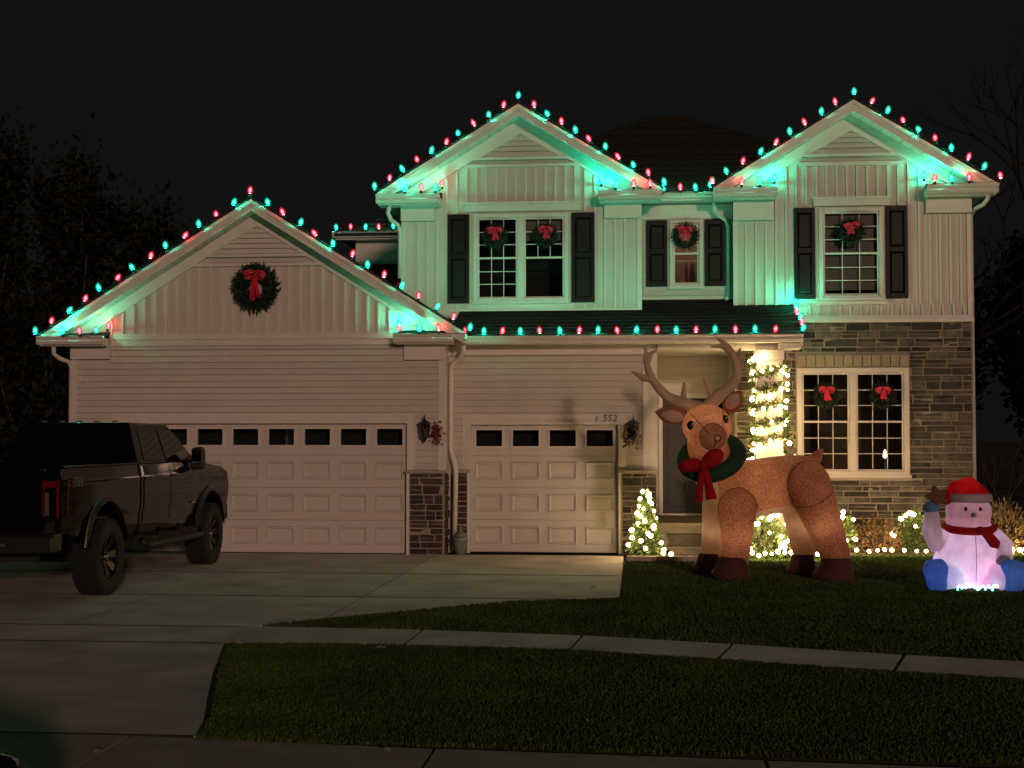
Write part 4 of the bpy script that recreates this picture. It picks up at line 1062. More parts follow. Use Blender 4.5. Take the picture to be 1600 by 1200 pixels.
B(-.16, .16, -.014, -.002, 1.24, 1.33).build('tailgate_handle', 'truck_trim', tg)
MB().prism([(-.16, .62), (-.16, .80), (-.12, .84), (.10, .84), (.10, .62)], -.98, .98, 'x').build('rear_bumper', 'truck_trim', tk, bevel=.03)
B(-.62, -.34, -.175, -.163, .68, .76).build('bumper_step', 'chrome', tk)
B(.30, .42, -.172, -.162, .70, .73).build('bumper_light', 'lens_clear', tk)
B(-.05, .05, -.22, .3, .50, .61).build('tow_hitch', 'truck_trim', tk)
for sg in (-1, 1):
    t = empty_part('tail_light', (sg*.9, .03, .99), tk)
    MB().prism([(-.012, 1.0), (-.025, 1.2), (-.012, 1.46), (.19, 1.46), (.15, 1.0)], sg*.79, sg*1.008, 'x').build('lens', 'truck_glass', t, bevel=.012)
    for a_, b_ in ((.795, .815), (.955, .985)): MB().prism([(-.020, 1.02), (-.032, 1.2), (-.020, 1.44), (-.01, 1.44), (-.01, 1.02)], sg*a_, sg*b_, 'x').build('lens_strip', 'lens_bright', t)
    MB().prism([(-.024, 1.36), (-.022, 1.43), (-.01, 1.43), (-.01, 1.36)], sg*.82, sg*.95, 'x').build('lens_strip', 'lens_bright', t)
    MB().prism([(-.026, 1.04), (-.036, 1.2), (-.028, 1.30), (-.02, 1.30), (-.02, 1.04)], sg*.825, sg*.87, 'x').build('reverse_lens', 'lens_clear', t)
    MB().prism([(.165, 1.02), (.195, 1.44), (.18, 1.44), (.15, 1.02)], sg*1.0085, sg*1.014, 'x').build('lens_edge', 'lens_bright', t)
# cab
cab = MB().prism([(2.53, .66), (2.53, 1.575), (5.02, 1.56), (5.02, .66)], -1.0, 1.0, 'x').build('cab_body', 'truck_paint', tk, bevel=.04)
fp = [(5.025, .66), (5.025, 1.55), (5.3, 1.53), (6.0, 1.47), (6.30, 1.38), (6.36, 1.2), (6.36, .72), (FA+.58, .70)]+arc(FA, .53, .585, 15, 165)
MB().prism(fp, -1.0, 1.0, 'x').build('bonnet', 'truck_paint', tk, bevel=.05)
B(-.95, .95, 6.37, 6.50, .62, .86).build('front_bumper', 'truck_trim', tk, bevel=.03); B(-.62, .62, 6.362, 6.40, .90, 1.34).build('grille', 'truck_trim', tk)
for sg in (-1, 1): B(min(sg*.66, sg*.97), max(sg*.66, sg*.97), 6.33, 6.385, 1.0, 1.32).build('headlight', 'lens_clear', tk, bevel=.02)
# greenhouse: lower ring -> roof ring
gb = [(-.93, 2.56, 1.575), (.93, 2.56, 1.575), (.93, 5.0, 1.56), (-.93, 5.0, 1.56)]
gt = [(-.73, 2.74, 2.13), (.73, 2.74, 2.13), (.73, 4.18, 2.12), (-.73, 4.18, 2.12)]
gm = [(-.76, 2.68, 2.07), (.76, 2.68, 2.07), (.76, 4.26, 2.06), (-.76, 4.26, 2.06)]
gh = MB().add(gb+gm+gt, [(0, 1, 5, 4), (1, 2, 6, 5), (2, 3, 7, 6), (3, 0, 4, 7), (4, 5, 9, 8), (5, 6, 10, 9), (6, 7, 11, 10), (7, 4, 8, 11), (8, 9, 10, 11), (3, 2, 1, 0)]).build('cab_roof', 'truck_paint', tk, bevel=.03)
def sidepane(name, pts, sg, off=.008):
    # pts (y, z) on the sloping side of the greenhouse
    X = lambda z: .93-(z-1.575)/(2.07-1.575)*.17
    vs = [(sg*(X(z)+off), y, z) for y, z in pts]+[(sg*(X(z)-.005), y, z) for y, z in pts]; n = len(pts)
    return MB().add(vs, [list(range(n)), list(range(2*n-1, n-1, -1))]+[(i, i+n, (i+1) % n+n, (i+1) % n) for i in range(n)]).build(name, 'truck_glass', tk)
for sg in (-1, 1):
    sidepane('rear_side_window', [(2.82, 1.62), (3.60, 1.62), (3.60, 2.02), (2.92, 2.02)], sg)
    sidepane('front_side_window', [(3.68, 1.62), (4.62, 1.61), (4.22, 2.0), (4.10, 2.02), (3.68, 2.02)], sg)
    # door skins
    for (y0, y1, n_) in ((2.62, 3.62, 'rear_door'), (3.65, 4.86, 'front_door_skin')):
        d = MB().prism([(y0, .80), (y0, 1.55), (y1, 1.55), (y1, .80)], sg*.996, sg*1.010, 'x').build(n_, 'truck_paint', tk, bevel=.006)
        MB().tube([(sg*1.014, y0+.08, 1.40), (sg*1.045, y0+.12, 1.405), (sg*1.045, y0+.27, 1.405), (sg*1.014, y0+.30, 1.40)], .014, 6).build('door_handle', 'chrome', d, smooth=True)
    MB().tube([(sg*1.03, 2.45, .58), (sg*1.10, 2.55, .50), (sg*1.10, 4.72, .50), (sg*1.03, 4.8, .58)], .045, 10).build('side_step', 'truck_trim', tk, smooth=True)
    for y in (2.8, 3.7, 4.5): B(min(sg*.8, sg*1.09), max(sg*.8, sg*1.09), y, y+.06, .49, .62).build('step_bracket', 'truck_trim', tk)
    mi = empty_part('side_mirror', (sg*1.15, 4.55, 1.6), tk)
    MB().tube([(sg*.90, 4.56, 1.58), (sg*1.04, 4.54, 1.58)], .03, 8).build('mirror_arm', 'truck_trim', mi)
    MB().prism([(sg*1.0, 1.46), (sg*1.19, 1.46), (sg*1.20, 1.52), (sg*1.19, 1.76), (sg*1.14, 1.79), (sg*1.02, 1.77)], 4.46, 4.60, 'y').build('mirror_housing', 'truck_trim', mi, bevel=.025)
    B(min(sg*1.03, sg*1.17), max(sg*1.03, sg*1.17), 4.448, 4.458, 1.55, 1.74).build('mirror_glass', 'truck_glass', mi)
MB().add([(-.80, 2.595, 1.63), (.80, 2.595, 1.63), (.68, 2.66, 2.02), (-.68, 2.66, 2.02), (-.80, 2.57, 1.63), (.80, 2.57, 1.63), (.68, 2.665, 2.02), (-.68, 2.665, 2.02)], [(4, 5, 6, 7)]).xf(Matrix.Translation((0, -.008, 0))).build('rear_window', 'truck_glass', tk)
MB().add([(-.86, 4.965, 1.60), (.86, 4.965, 1.60), (.70, 4.29, 2.04), (-.70, 4.29, 2.04)], [(0, 1, 2, 3)]).xf(Matrix.Translation((0, .012, .012))).build('windscreen', 'truck_glass', tk)
B(-.2, .2, 2.70, 2.72, 2.065, 2.09).build('high_brake_light', 'lens_red', tk)
for x in (-.5, -.25, 0, .25, .5): MB().ell((x, 2.86, 2.135), (.05, .035, .018), 10, 6).build('roof_reflection_bump', 'lens_clear', tk, smooth=True)  # added bumps in place of string light reflections on the roof; not lamps
B(-.55, .55, .4, 6.1, .48, .72).build('chassis', 'truck_trim', tk); 
for ax in (RA, FA): MB().tube([(-.8, ax, WZ), (.8, ax, WZ)], .07, 10).build('axle', 'truck_trim', tk)
text_obj('FX4', .17, 'decal', 'decal', tk, (1.013, .44, 1.40), (R(90), 0, R(90)), .001, .2)
B(1.013, 1.018, 4.50, 4.68, .965, .99).build('door_badge', 'chrome', tk)
# wheel prototype and copies
def wheel_parts():
    t = MB(); w2 = .165
    t.lathe([(.27, -w2+.02), (.33, -w2), (.42, -w2+.005), (TR-.012, -w2+.04), (TR-.006, 0), (TR-.012, w2-.04), (.42, w2-.005), (.33, w2), (.27, w2-.02)], n=40, axis='x', cap=False)
    for k in range(36):
        a = 2*math.pi*k/36
        for row, (x0, x1, da) in enumerate(((-w2+.015, -.06, 0), (-.05, .05, .08), (.06, w2-.015, .0))):
            s0 = len(t.v); t.box(x0, x1, -.026, .026, TR-.018, TR); M = Matrix.Rotation(a+da, 4, 'X'); t.xf(M, s0)
    rm = MB(); rm.lathe([(.05, .05), (.05, .085), (.09, .09), (.10, .06)], n=20, axis='x')
    rm.lathe([(.275, -.12), (.285, .13), (.265, .145), (.25, .12), (.245, -.1)], n=36, axis='x', cap=False)
    for k in range(8):
        a = 2*math.pi*k/8; s0 = len(rm.v)
        rm.add([(.075, -.03, .08), (.075, .03, .08), (.125, .05, .26), (.125, -.05, .26), (.03, -.04, .08), (.03, .04, .08), (.06, .06, .26), (.06, -.06, .26)], [(0, 1, 2, 3), (0, 4, 5, 1), (1, 5, 6, 2), (3, 7, 4, 0), (3, 2, 6, 7)]); rm.xf(Matrix.Rotation(a, 4, 'X'), s0)
    rm.lathe([(.245, -.03), (.245, -.025)], n=30, axis='x')
    return t.mesh('tyre', ['tyre_rubber']), rm.mesh('rim', ['rim_dark'])
tm, rmm = wheel_parts()
for sg in (-1, 1):
    for ax in (RA, FA):
        wv = empty_part('wheel', (sg*.93, ax, WZ), tk)
        a = place('tyre', tm, W[wv], wv); b = place('rim', rmm, W[wv], wv)
        b.rotation_euler = (random.uniform(0, 1), 0, 0 if sg > 0 else math.pi)
        cpm = MB().lathe([(.001, .12), (.035, .118), (.045, .09)], n=12, axis='x').mesh('hub_cap', ['chrome']); c = place('hub_cap', cpm, W[wv], wv); c.rotation_euler = (0, 0, 0 if sg > 0 else math.pi)
import bmesh
def crown(o):
    me = o.data; off = W[o]; bm = bmesh.new(); bm.from_mesh(me)
    for z in np.linspace(.70, 1.56, 15): bmesh.ops.bisect_plane(bm, geom=bm.verts[:]+bm.edges[:]+bm.faces[:], plane_co=(0, 0, z-off.z), plane_no=(0, 0, 1))
    for v in bm.verts:
        x, z = v.co.x+off.x, v.co.z+off.z
        if abs(x) > .85:
            t = (z-1.16)/.42; k = 1-.040*t*t*(1.25 if t > 0 else 1)+.014*math.exp(-((z-1.39)/.045)**2)-.012*math.exp(-((z-.92)/.06)**2); v.co.x = x*k-off.x
    bm.to_mesh(me); bm.free()
    me.polygons.foreach_set('use_smooth', [True]*len(me.polygons)); me.set_sharp_from_angle(angle=R(28))
    for md in list(o.modifiers): o.modifiers.remove(md)
for o in list(bpy.data.objects):
    if o.name.split('.')[0] in ('bed_side', 'cab_body', 'bonnet', 'rear_door', 'front_door_skin') and o.parent == tk: crown(o)
tk.location = (-7.55, 15.05, 0)

# ---------------------------------------------------------------- giant inflatable reindeer (facing left, head turned to the street)
dr = thing('inflatable_reindeer', 'giant inflatable brown reindeer with antlers and green collar on the lawn', 'inflatable', (0, 0, 0))
DX, DY = 1.75, 19.25       # body centre
def S(px, py, y=0): return (1.267+(px-1145)/111.5-DX, y, (903-py)/111.5)     # plane coordinates of the figure
def remesh(mb, vox=.022, sm=10):
    me = mb.mesh('tmp', ['deer_fur']); t = bpy.data.objects.new('tmp', me); COL.objects.link(t)
    r = t.modifiers.new('r', 'REMESH'); r.mode = 'VOXEL'; r.voxel_size = vox
    s = t.modifiers.new('s', 'SMOOTH'); s.iterations = sm; s.factor = .5
    dg = bpy.context.evaluated_depsgraph_get(); out = bpy.data.meshes.new_from_object(t.evaluated_get(dg))
    bpy.data.objects.remove(t); out.polygons.foreach_set('use_smooth', [True]*len(out.polygons)); return out
def limbE(m, pts, rs, ysc=1.0, n=22):
    s0 = len(m.v); m.limb(pts, rs, n)
    if ysc != 1:
        y0 = sum(p[1] for p in pts)/len(pts)
        for i in range(s0, len(m.v)): x, y, z = m.v[i]; m.v[i] = (x, y0+(y-y0)*ysc, z)
NEAR, FAR = -.40, .36
m = MB()
limbE(m, [S(1150, 772, 0), S(1195, 764, 0), S(1245, 757, 0)], [.43, .40, .39], 1.05)                       # trunk
limbE(m, [S(1135, 768, 0), S(1118, 735, -.04), S(1106, 700, -.10)], [.37, .31, .28], .95)                    # chest and neck
limbE(m, [S(1149, 795, NEAR), S(1149, 830, NEAR), S(1147, 872, NEAR)], [.275, .225, .185], .9)               # near fore leg
limbE(m, [S(1128, 795, FAR), S(1122, 830, FAR), S(1117, 866, FAR)], [.25, .20, .165], .9)                    # far fore leg
limbE(m, [S(1256, 757, NEAR+.09), S(1272, 800, NEAR+.05), S(1296, 866, NEAR)], [.31, .27, .20], .85)             # near hind leg
limbE(m, [S(1248, 770, FAR), S(1252, 815, FAR), S(1258, 862, FAR)], [.28, .22, .175], .85)                   # far hind leg
limbE(m, [S(1266, 730, 0), S(1276, 716, 0), S(1283, 706, .0)], [.10, .085, .03], .6)                         # tail
# head: cranium, cheeks, muzzle towards the street
HX, _, HZ = S(1106, 672)
m.ell((HX, -.22, HZ+.01), (.345, .33, .30)); m.ell((HX+.02, -.38, HZ-.11), (.265, .28, .25)); m.ell((HX+.02, -.30, HZ-.24), (.22, .26, .17))
m.ell((HX+.06, -.57, HZ-.14), (.165, .13, .155))
bme = remesh(m)
bme.materials.clear()
for k in ('deer_fur', 'deer_cream', 'deer_muzzle'): bme.materials.append(MATS[k])
n = len(bme.polygons); C = np.zeros(n*3, np.float32); N_ = np.zeros(n*3, np.float32); bme.polygons.foreach_get('center', C); bme.polygons.foreach_get('normal', N_)
C = C.reshape(-1, 3); N_ = N_.reshape(-1, 3)
zb = S(0, 800)[2]
cream = (C[:, 2] < zb+.08) & (C[:, 1] > -.14)                                 # inner legs and belly
cream |= (C[:, 2] < zb+.16) & (N_[:, 2] < -.75) & (np.abs(C[:, 1]) < .45)
cream |= (C[:, 0] < S(1122, 0)[0]) & (C[:, 2] < S(0, 757)[2]) & (C[:, 1] > -.42) & (C[:, 1] < .4)   # chest
mz = (np.abs(C[:, 0]-(HX+.06)) < .185) & (C[:, 1] < -.47) & ((C[:, 0]-(HX+.06))**2+(C[:, 2]-(HZ-.14))**2 < .182**2)
mi_ = np.where(mz, 2, np.where(cream, 1, 0)).astype(np.int32); bme.polygons.foreach_set('material_index', mi_)
body = place('body', bme, (0, 0, 0), dr)
def seam(pts, r=.009, parent=None): return MB().tube(pts, r, 6).build('seam', 'deer_seam', parent or dr, smooth=True)
from mathutils.bvhtree import BVHTree
bvh = BVHTree.FromPolygons([v.co[:] for v in bme.vertices], [p.vertices[:] for p in bme.polygons])
def front(x, z, off=.004, y0=-3.):
    h = bvh.ray_cast(Vector((x, y0, z)), Vector((0, 1, 0)))
    return (x, h[0].y-off, z) if h[0] else None
def seam_line(pp, r=.0055):
    run = [front(*q) for q in pp]; run = [q for q in run if q]
    if len(run) > 2: seam(run, r)
ctr = lambda px, py: (S(px, py)[0], S(px, py)[2])
def sarc(cx, cz, rx, rz, a0, a1, n=22): return [(cx+rx*math.cos(R(a0+(a1-a0)*i/n)), cz+rz*math.sin(R(a0+(a1-a0)*i/n))) for i in range(n+1)]
cx, cz = ctr(1150, 798); seam_line(sarc(cx, cz, .262, .30, -12, 192))
cx, cz = ctr(1260, 760); seam_line(sarc(cx, cz, .31, .33, 15, 222)); seam_line([(cx-.18+i*.045, cz-.30+.0055*i*i*.35) for i in range(12)])
seam_line([(HX-.28+.022*i, HZ+.24-.026*i) for i in range(14)]); seam_line([(HX+.22-.002*i, HZ+.24-.02*i) for i in range(12)])
cx, cz = HX+.06, HZ-.14; seam_line(sarc(cx, cz, .182, .182, 0, 360, 40), .005)
# nose: ring and philtrum
q = front(HX+.115, HZ-.155)
sg_ = MB().tube([(q[0]+.042*math.cos(t), q[1]-.004, q[2]+.042*math.sin(t)) for t in [2*math.pi*i/20 for i in range(21)]], .009, 6, False).build('nose_ring', 'deer_seam', dr, smooth=True)
MB().ell((q[0], q[1]+.005, q[2]), (.038, .02, .038), 14, 8).build('nose', 'deer_pink', dr, smooth=True)
seam_line([(HX+.095-.003*i, HZ-.20-.009*i) for i in range(9)], .007)
for (ex, ez, rx) in ((*ctr(1081, 670), .060), (*ctr(1132, 661), .050)):
    q = front(ex, ez)
    if q: e = MB().ell((q[0], q[1]+.012, q[2]), (rx, .035, .062), 16, 10).build('eye', 'black_metal', dr, smooth=True); MB().ell((q[0]+.018, q[1]-.02, q[2]+.022), (.010, .006, .010), 8, 6).build('eye_glint', 'trim', e, smooth=True)
# hooves
for (px, py, y, r) in ((1144, 888, NEAR-.03, .235), (1113, 880, FAR-.03, .19), (1297, 880, NEAR-.03, .245), (1258, 876, FAR-.03, .19)):
    x, _, z = S(px, 903, y); sc_ = r/.235
    h = MB(); zt = .29 if y < 0 else .27
    h.lathe([(.20*sc_, .0), (.235*sc_, .03), (.235*sc_, .10), (.20*sc_, .22), (.185*sc_, zt), (.17*sc_, zt+.02)], (x-.02, y, 0), 22)
    for i, v in enumerate(h.v): h.v[i] = (v[0]-(.05*sc_ if v[2] < .15 and v[0] < x else 0), v[1], v[2])
    h.build('hoof', 'deer_hoof', dr, smooth=True)
# ears
def ear(cx, cz, L, wd, ang, y, name='ear'):
    rot = Matrix.Rotation(-R(ang), 3, 'Y') @ Matrix.Rotation(R(-14), 3, 'X')
    e = MB().ell((0, 0, 0), (L/2, .07, wd/2), 20, 12)
    for i, v in enumerate(e.v): k = 1-.55*max(0, v[0]/(L/2))**2; e.v[i] = (v[0], v[1], v[2]*k)
    M = Matrix.Translation((cx, y, cz)) @ rot.to_4x4(); e.xf(M); p = e.build(name, 'deer_fur', dr, smooth=True)
    i_ = MB().ell((-.01, -.055, 0), (L*.36, .03, wd*.34), 18, 10)
    for i, v in enumerate(i_.v): k = 1-.55*max(0, v[0]/(L*.36))**2; i_.v[i] = (v[0], v[1], v[2]*k)
    i_.xf(M); i_.build('inner_ear', 'deer_pink', p, smooth=True)
ear(*ctr(1052, 654), .46, .26, 168, -.18); ear(*ctr(1147, 633), .36, .27, 52, -.16)
# antlers
def antler(main, rs, tines):
    a = empty_part('antler', (main[0][0], main[0][1], main[0][2]), dr)
    def curve(P, k=6):
        P = [Vector(p) for p in P]; out = []
        for i in range(len(P)-1):
            p0, p1, p2, p3 = P[max(i-1, 0)], P[i], P[i+1], P[min(i+2, len(P)-1)]
            for j in range(k):
                t = j/k; out.append(.5*((2*p1)+(-p0+p2)*t+(2*p0-5*p1+4*p2-p3)*t*t+(-p0+3*p1-3*p2+p3)*t**3))
        return out+[P[-1]]
    P = curve(main); rr = list(np.interp(np.linspace(0, 1, len(P)), np.linspace(0, 1, len(rs)), rs)); MB().tube(P, rr, 14).build('beam', 'deer_antler', a, smooth=True)
    for t, r in tines: P = curve(t); MB().tube(P, list(np.interp(np.linspace(0, 1, len(P)), [0, 1], r)), 12).build('tine', 'deer_antler', a, smooth=True)
ya = -.12
antler([S(1098, 645, ya), S(1072, 636, ya), S(1046, 625, ya), S(1024, 600, ya), S(1014, 573, ya), S(1013, 545, ya)], [.098, .09, .072, .056, .045, .012],
       [([S(1020, 597, ya), S(1009, 596, ya), S(1000, 591, ya), S(991, 586, ya)], (.06, .014)), ([S(1014, 572, ya), S(1020, 560, ya), S(1030, 553, ya)], (.055, .016)), ([S(1071, 636, ya), S(1071, 620, ya), S(1072, 603, ya)], (.06, .014))])
antler([S(1106, 645, ya), S(1120, 628, ya), S(1141, 612, ya), S(1153, 590, ya), S(1147, 562, ya), S(1136, 546, ya), S(1121, 533, ya)], [.095, .098, .08, .066, .054, .042, .011],
       [([S(1142, 556, ya), S(1130, 548, ya), S(1113, 548, ya)], (.05, .014)), ([S(1153, 585, ya+.1), S(1160, 570, ya+.25), S(1160, 549, ya+.35)], (.07, .016)), ([S(1158, 572, ya+.22), S(1165, 564, ya+.3), S(1167, 553, ya+.35)], (.045, .014)), ([S(1118, 630, ya), S(1110, 614, ya), S(1102, 597, ya)], (.06, .014))])
# collar wreath with bow
ccx, ccz = ctr(1113, 721); k = 48
pts = []
for i in range(k+1):
    t = 2*math.pi*i/k; p = Vector((.37*math.cos(t), -.40*math.sin(t), 0)); p = Matrix.Rotation(R(-16), 3, 'Y') @ (Matrix.Rotation(R(34), 3, 'X') @ p)
    pts.append((ccx+p[0], -.10+p[1], ccz+p[2]+.02))
MB().tube(pts, .112, 16, False).build('collar', 'collar_green', dr, smooth=True)
bx, bz = ctr(1097, 731); bw = empty_part('collar_bow', (bx, -.62, bz), dr)
for (px, py, rx, rz, an) in ((1079, 730, .165, .10, 4), (1112, 720, .17, .115, 38)):
    x, z = ctr(px, py); MB().ell((x, -.60, z), (rx, .09, rz), 18, 12, Matrix.Rotation(-R(an), 3, 'Y')).build('loop', 'nylon_red', bw, smooth=True)
MB().ell((bx+.01, -.65, bz), (.06, .06, .07), 14, 10).build('knot', 'nylon_red', bw, smooth=True)
for (x1, x0, y1, w1) in ((1091, 1096, 786, .055), (1110, 1101, 782, .075)):
    a, b = ctr(x0, 735), ctr(x1, y1)
    m = MB(); kk = 8; vs = []; fs = []
    for i in range(kk):
        t = i/(kk-1); x = a[0]+(b[0]-a[0])*t; z = a[1]+(b[1]-a[1])*t; ww = .035+(w1-.035)*t; y = -.62+.05*math.sin(t*4)
        vs += [(x-ww, y, z), (x+ww, y-.01, z+.02*t), (x+ww, y+.025, z+.02*t), (x-ww, y+.03, z)]
    for i in range(kk-1):
        for j in range(4): fs.append((i*4+j, i*4+(j+1) % 4, i*4+4+(j+1) % 4, i*4+4+j))
    fs += [(3, 2, 1, 0), ((kk-1)*4, (kk-1)*4+1, (kk-1)*4+2, (kk-1)*4+3)]
    m.add(vs, fs).build('tail', 'nylon_red', bw, smooth=True)
def inner_lamp(parent, loc, e, col=(1, .75, .5), size=.05):
    l = bpy.data.lights.new('inner_lamp', 'POINT'); l.energy = e; l.color = col; l.shadow_soft_size = size
    o = bpy.data.objects.new('inner_lamp', l); COL.objects.link(o); o.parent = parent; o.location = Vector(loc); return o
inner_lamp(dr, (HX, -.25, HZ), 3.6); inner_lamp(dr, S(1190, 770), 5.0)
for p in ((1149, 835, NEAR), (1120, 835, FAR), (1280, 820, NEAR), (1254, 822, FAR)): inner_lamp(dr, S(*p), 1.2)
dr.location = (DX, DY, 0)

# ---------------------------------------------------------------- glowing white inflatable figure (plain seated snow figure)
sn = thing('inflatable_snow_figure', 'glowing white seated inflatable figure in red hat and scarf at the lawn corner', 'inflatable', (0, 0, 0))
m = MB()
m.ell((0, 0, .42), (.40, .36, .46)); m.ell((.0, .0, .30), (.44, .38, .32)); m.ell((.02, -.02, .98), (.29, .26, .25)); m.ell((.01, -.01, .86), (.28, .25, .18))
m.limb([(-.26, -.05, .66), (-.42, -.10, .58), (-.47, -.12, .74), (-.46, -.12, .93)], [.13, .13, .12, .10], 16)
m.limb([(.28, -.04, .68), (.43, -.10, .54), (.40, -.22, .38)], [.14, .13, .11], 16)
m.limb([(-.22, -.18, .20), (-.34, -.32, .16)], [.19, .16], 16); m.limb([(.24, -.18, .20), (.37, -.32, .16)], [.19, .16], 16)
me = remesh(m, .018, 5); me.materials.clear(); me.materials.append(MATS['nylon_white']); place('body', me, (0, 0, 0), sn)
for sg in (-1, 1):       # big blue boots, soles to the street
    f = MB(); x = sg*.47
    f.prism([(-.10, -.20), (.12, -.20), (.20, .08), (.15, .17), (-.06, .20), (-.12, .10)] if sg > 0 else [(.10, -.20), (-.12, -.20), (-.20, .08), (-.15, .17), (.06, .20), (.12, .10)], -.13, .10, 'y')
    f.xf(Matrix.Translation((sg*.44, -.36, .205)) @ Matrix.Rotation(R(10*sg), 4, 'Z'))
    f.build('boot', 'nylon_blue', sn, smooth=False, bevel=.05)
MB().ell((-.47, -.13, 1.03), (.10, .09, .09), 14, 10).build('mitten', 'nylon_blue', sn, smooth=True); MB().ell((.38, -.29, .34), (.10, .07, .11), 14, 10).build('mitten', 'nylon_grey', sn, smooth=True)
# star in the raised mitten
st_ = []
for i in range(10):
    a = math.pi/2+i*math.pi/5+.3; r = .17 if i % 2 == 0 else .085; st_.append((-.40+r*math.cos(a), 1.17+r*math.sin(a)))
MB().prism(st_, -.20, -.12, 'y').build('star', 'nylon_brown', sn, bevel=.02)
# santa hat flopping to the left, white band
h = MB().limb([(.03, -.01, 1.16), (-.02, -.01, 1.27), (-.14, -.03, 1.25), (-.26, -.06, 1.12)], [.25, .18, .13, .06], 20); hm = remesh(h, .018, 4); hm.materials.clear(); hm.materials.append(MATS['nylon_red']); hat = place('hat', hm, (0, 0, 0), sn)
MB().lathe([(.26, 1.10), (.285, 1.12), (.29, 1.16), (.275, 1.20), (.25, 1.21)], (.03, -.01, 0), 26).build('hat_band', 'nylon_white', hat, smooth=True)
# scarf and tails
sp2 = [(.02+.30*math.cos(t), -.02+.27*math.sin(t), .775-.035*math.sin(-t)) for t in [2*math.pi*i/32 for i in range(33)]]
s0 = MB().tube(sp2, .05, 10, False); s0.build('scarf', 'nylon_red', sn, smooth=True)
MB().prism([(.06, .76), (.17, .79), (.32, .62), (.30, .53), (.20, .55)], -.40, -.36, 'y').build('scarf_tail', 'nylon_red', sn, bevel=.012)
MB().ell((.09, -.33, .76), (.06, .05, .05), 12, 8).build('scarf_knot', 'nylon_red', sn, smooth=True)
# plain face: two dots and a round nose
for x in (-.07, .11): MB().ell((x, -.262, 1.02), (.022, .02, .026), 10, 8).build('eye', 'nylon_black', sn, smooth=True)
MB().ell((.02, -.285, .95), (.035, .035, .03), 12, 8).build('nose', 'nylon_grey', sn, smooth=True)
MB().tube([(.02, -.37, .70), (.02, -.395, .55), (.02, -.405, .42), (.02, -.40, .25), (.02, -.37, .1)], .005, 6).build('seam', 'nylon_grey', sn)
for (x, y, z, c, e) in ((-.20, -.10, .14, (.85, .9, 1), 1.3), (-.05, -.14, .10, (.2, .55, 1), 1.0), (.10, -.14, .11, (1, .10, .55), 1.5), (.22, -.12, .13, (1, .12, .35), .9), (.28, -.08, .10, (.15, 1, .4), .5), (0, 0, .95, (1, .75, .95), 1.1), (.0, .02, .55, (.95, .65, 1), 1.6), (-.44, -.36, .2, (.15, .4, 1), .8), (.44, -.36, .2, (.3, .65, 1), .8), (.0, 0, 1.24, (1, .5, .4), .5)):
    inner_lamp(sn, (x, y, z), e*2.3, c, .03)
sn.location = (4.17, 18.1, 0)
COLS = {'white': (1, .95, .9), 'blue': (.2, .45, 1), 'pink': (1, .15, .45), 'green': (.1, 1, .45)}
for kx, cc in COLS.items(): emat('fairy_'+kx, cc, 7)
fl = thing('fairy_lights', 'cluster of coloured lights on the grass at the foot of the white inflatable', 'fairy lights', (4.15, 17.6, .02))
for i in range(26):
    cc = random.choice(list(COLS)); x = 4.17-.24+.5*i/25
    MB().ell((x, 17.60+random.uniform(-.03, .05), .055+random.uniform(-.02, .03)), (.013, .013, .016), 8, 6).build('bulb', 'fairy_'+cc, fl, smooth=True)
MB().tube([(3.90+.06*i, 17.62+.02*math.sin(i*2), .04) for i in range(10)], .004, 5).build('wire', 'wire_green', fl)

# ---------------------------------------------------------------- fallen leaves and twigs
for i, (x, y, s, lb) in enumerate(((-4.35, 16.25, .09, 'pale fallen leaf on the driveway right of the truck rear wheel'), (-.60, 17.5, .07, 'pale fallen leaf on the driveway near its lawn corner'), (-1.55, 8.35, .05, 'pale fallen leaf on the kerb'), (-3.3, 8.15, .05, 'pale twig like leaf on the kerb left of the verge'), (4.0, 14.6, .06, 'pale fallen leaf on the lawn in front of the white inflatable'), (-.35, 9.3, .07, 'pale fallen leaf on the verge near the kerb'), (-2.35, 12.35, .08, 'curled fallen leaf on the verge beside the pavement joint'))):
    k = 6; vs = []; fs = []
    for j in range(k):
        t = j/(k-1); w_ = s*.28*math.sin(math.pi*min(.97, t*.9+.05)); z = .016+.03*math.sin(t*math.pi)*s*8*.5
        vs += [(x+s*(t-.5), y-w_, z+.012), (x+s*(t-.5), y, z), (x+s*(t-.5), y+w_, z+.014)]
    for j in range(k-1): fs += [(3*j, 3*j+1, 3*j+4, 3*j+3), (3*j+1, 3*j+2, 3*j+5, 3*j+4)]
    o = MB().add(vs, fs).build('fallen_leaf', 'dead_leaf'); o.rotation_euler = (0, 0, random.uniform(0, 3)); tag(o, lb, 'leaf', 'fallen leaves')

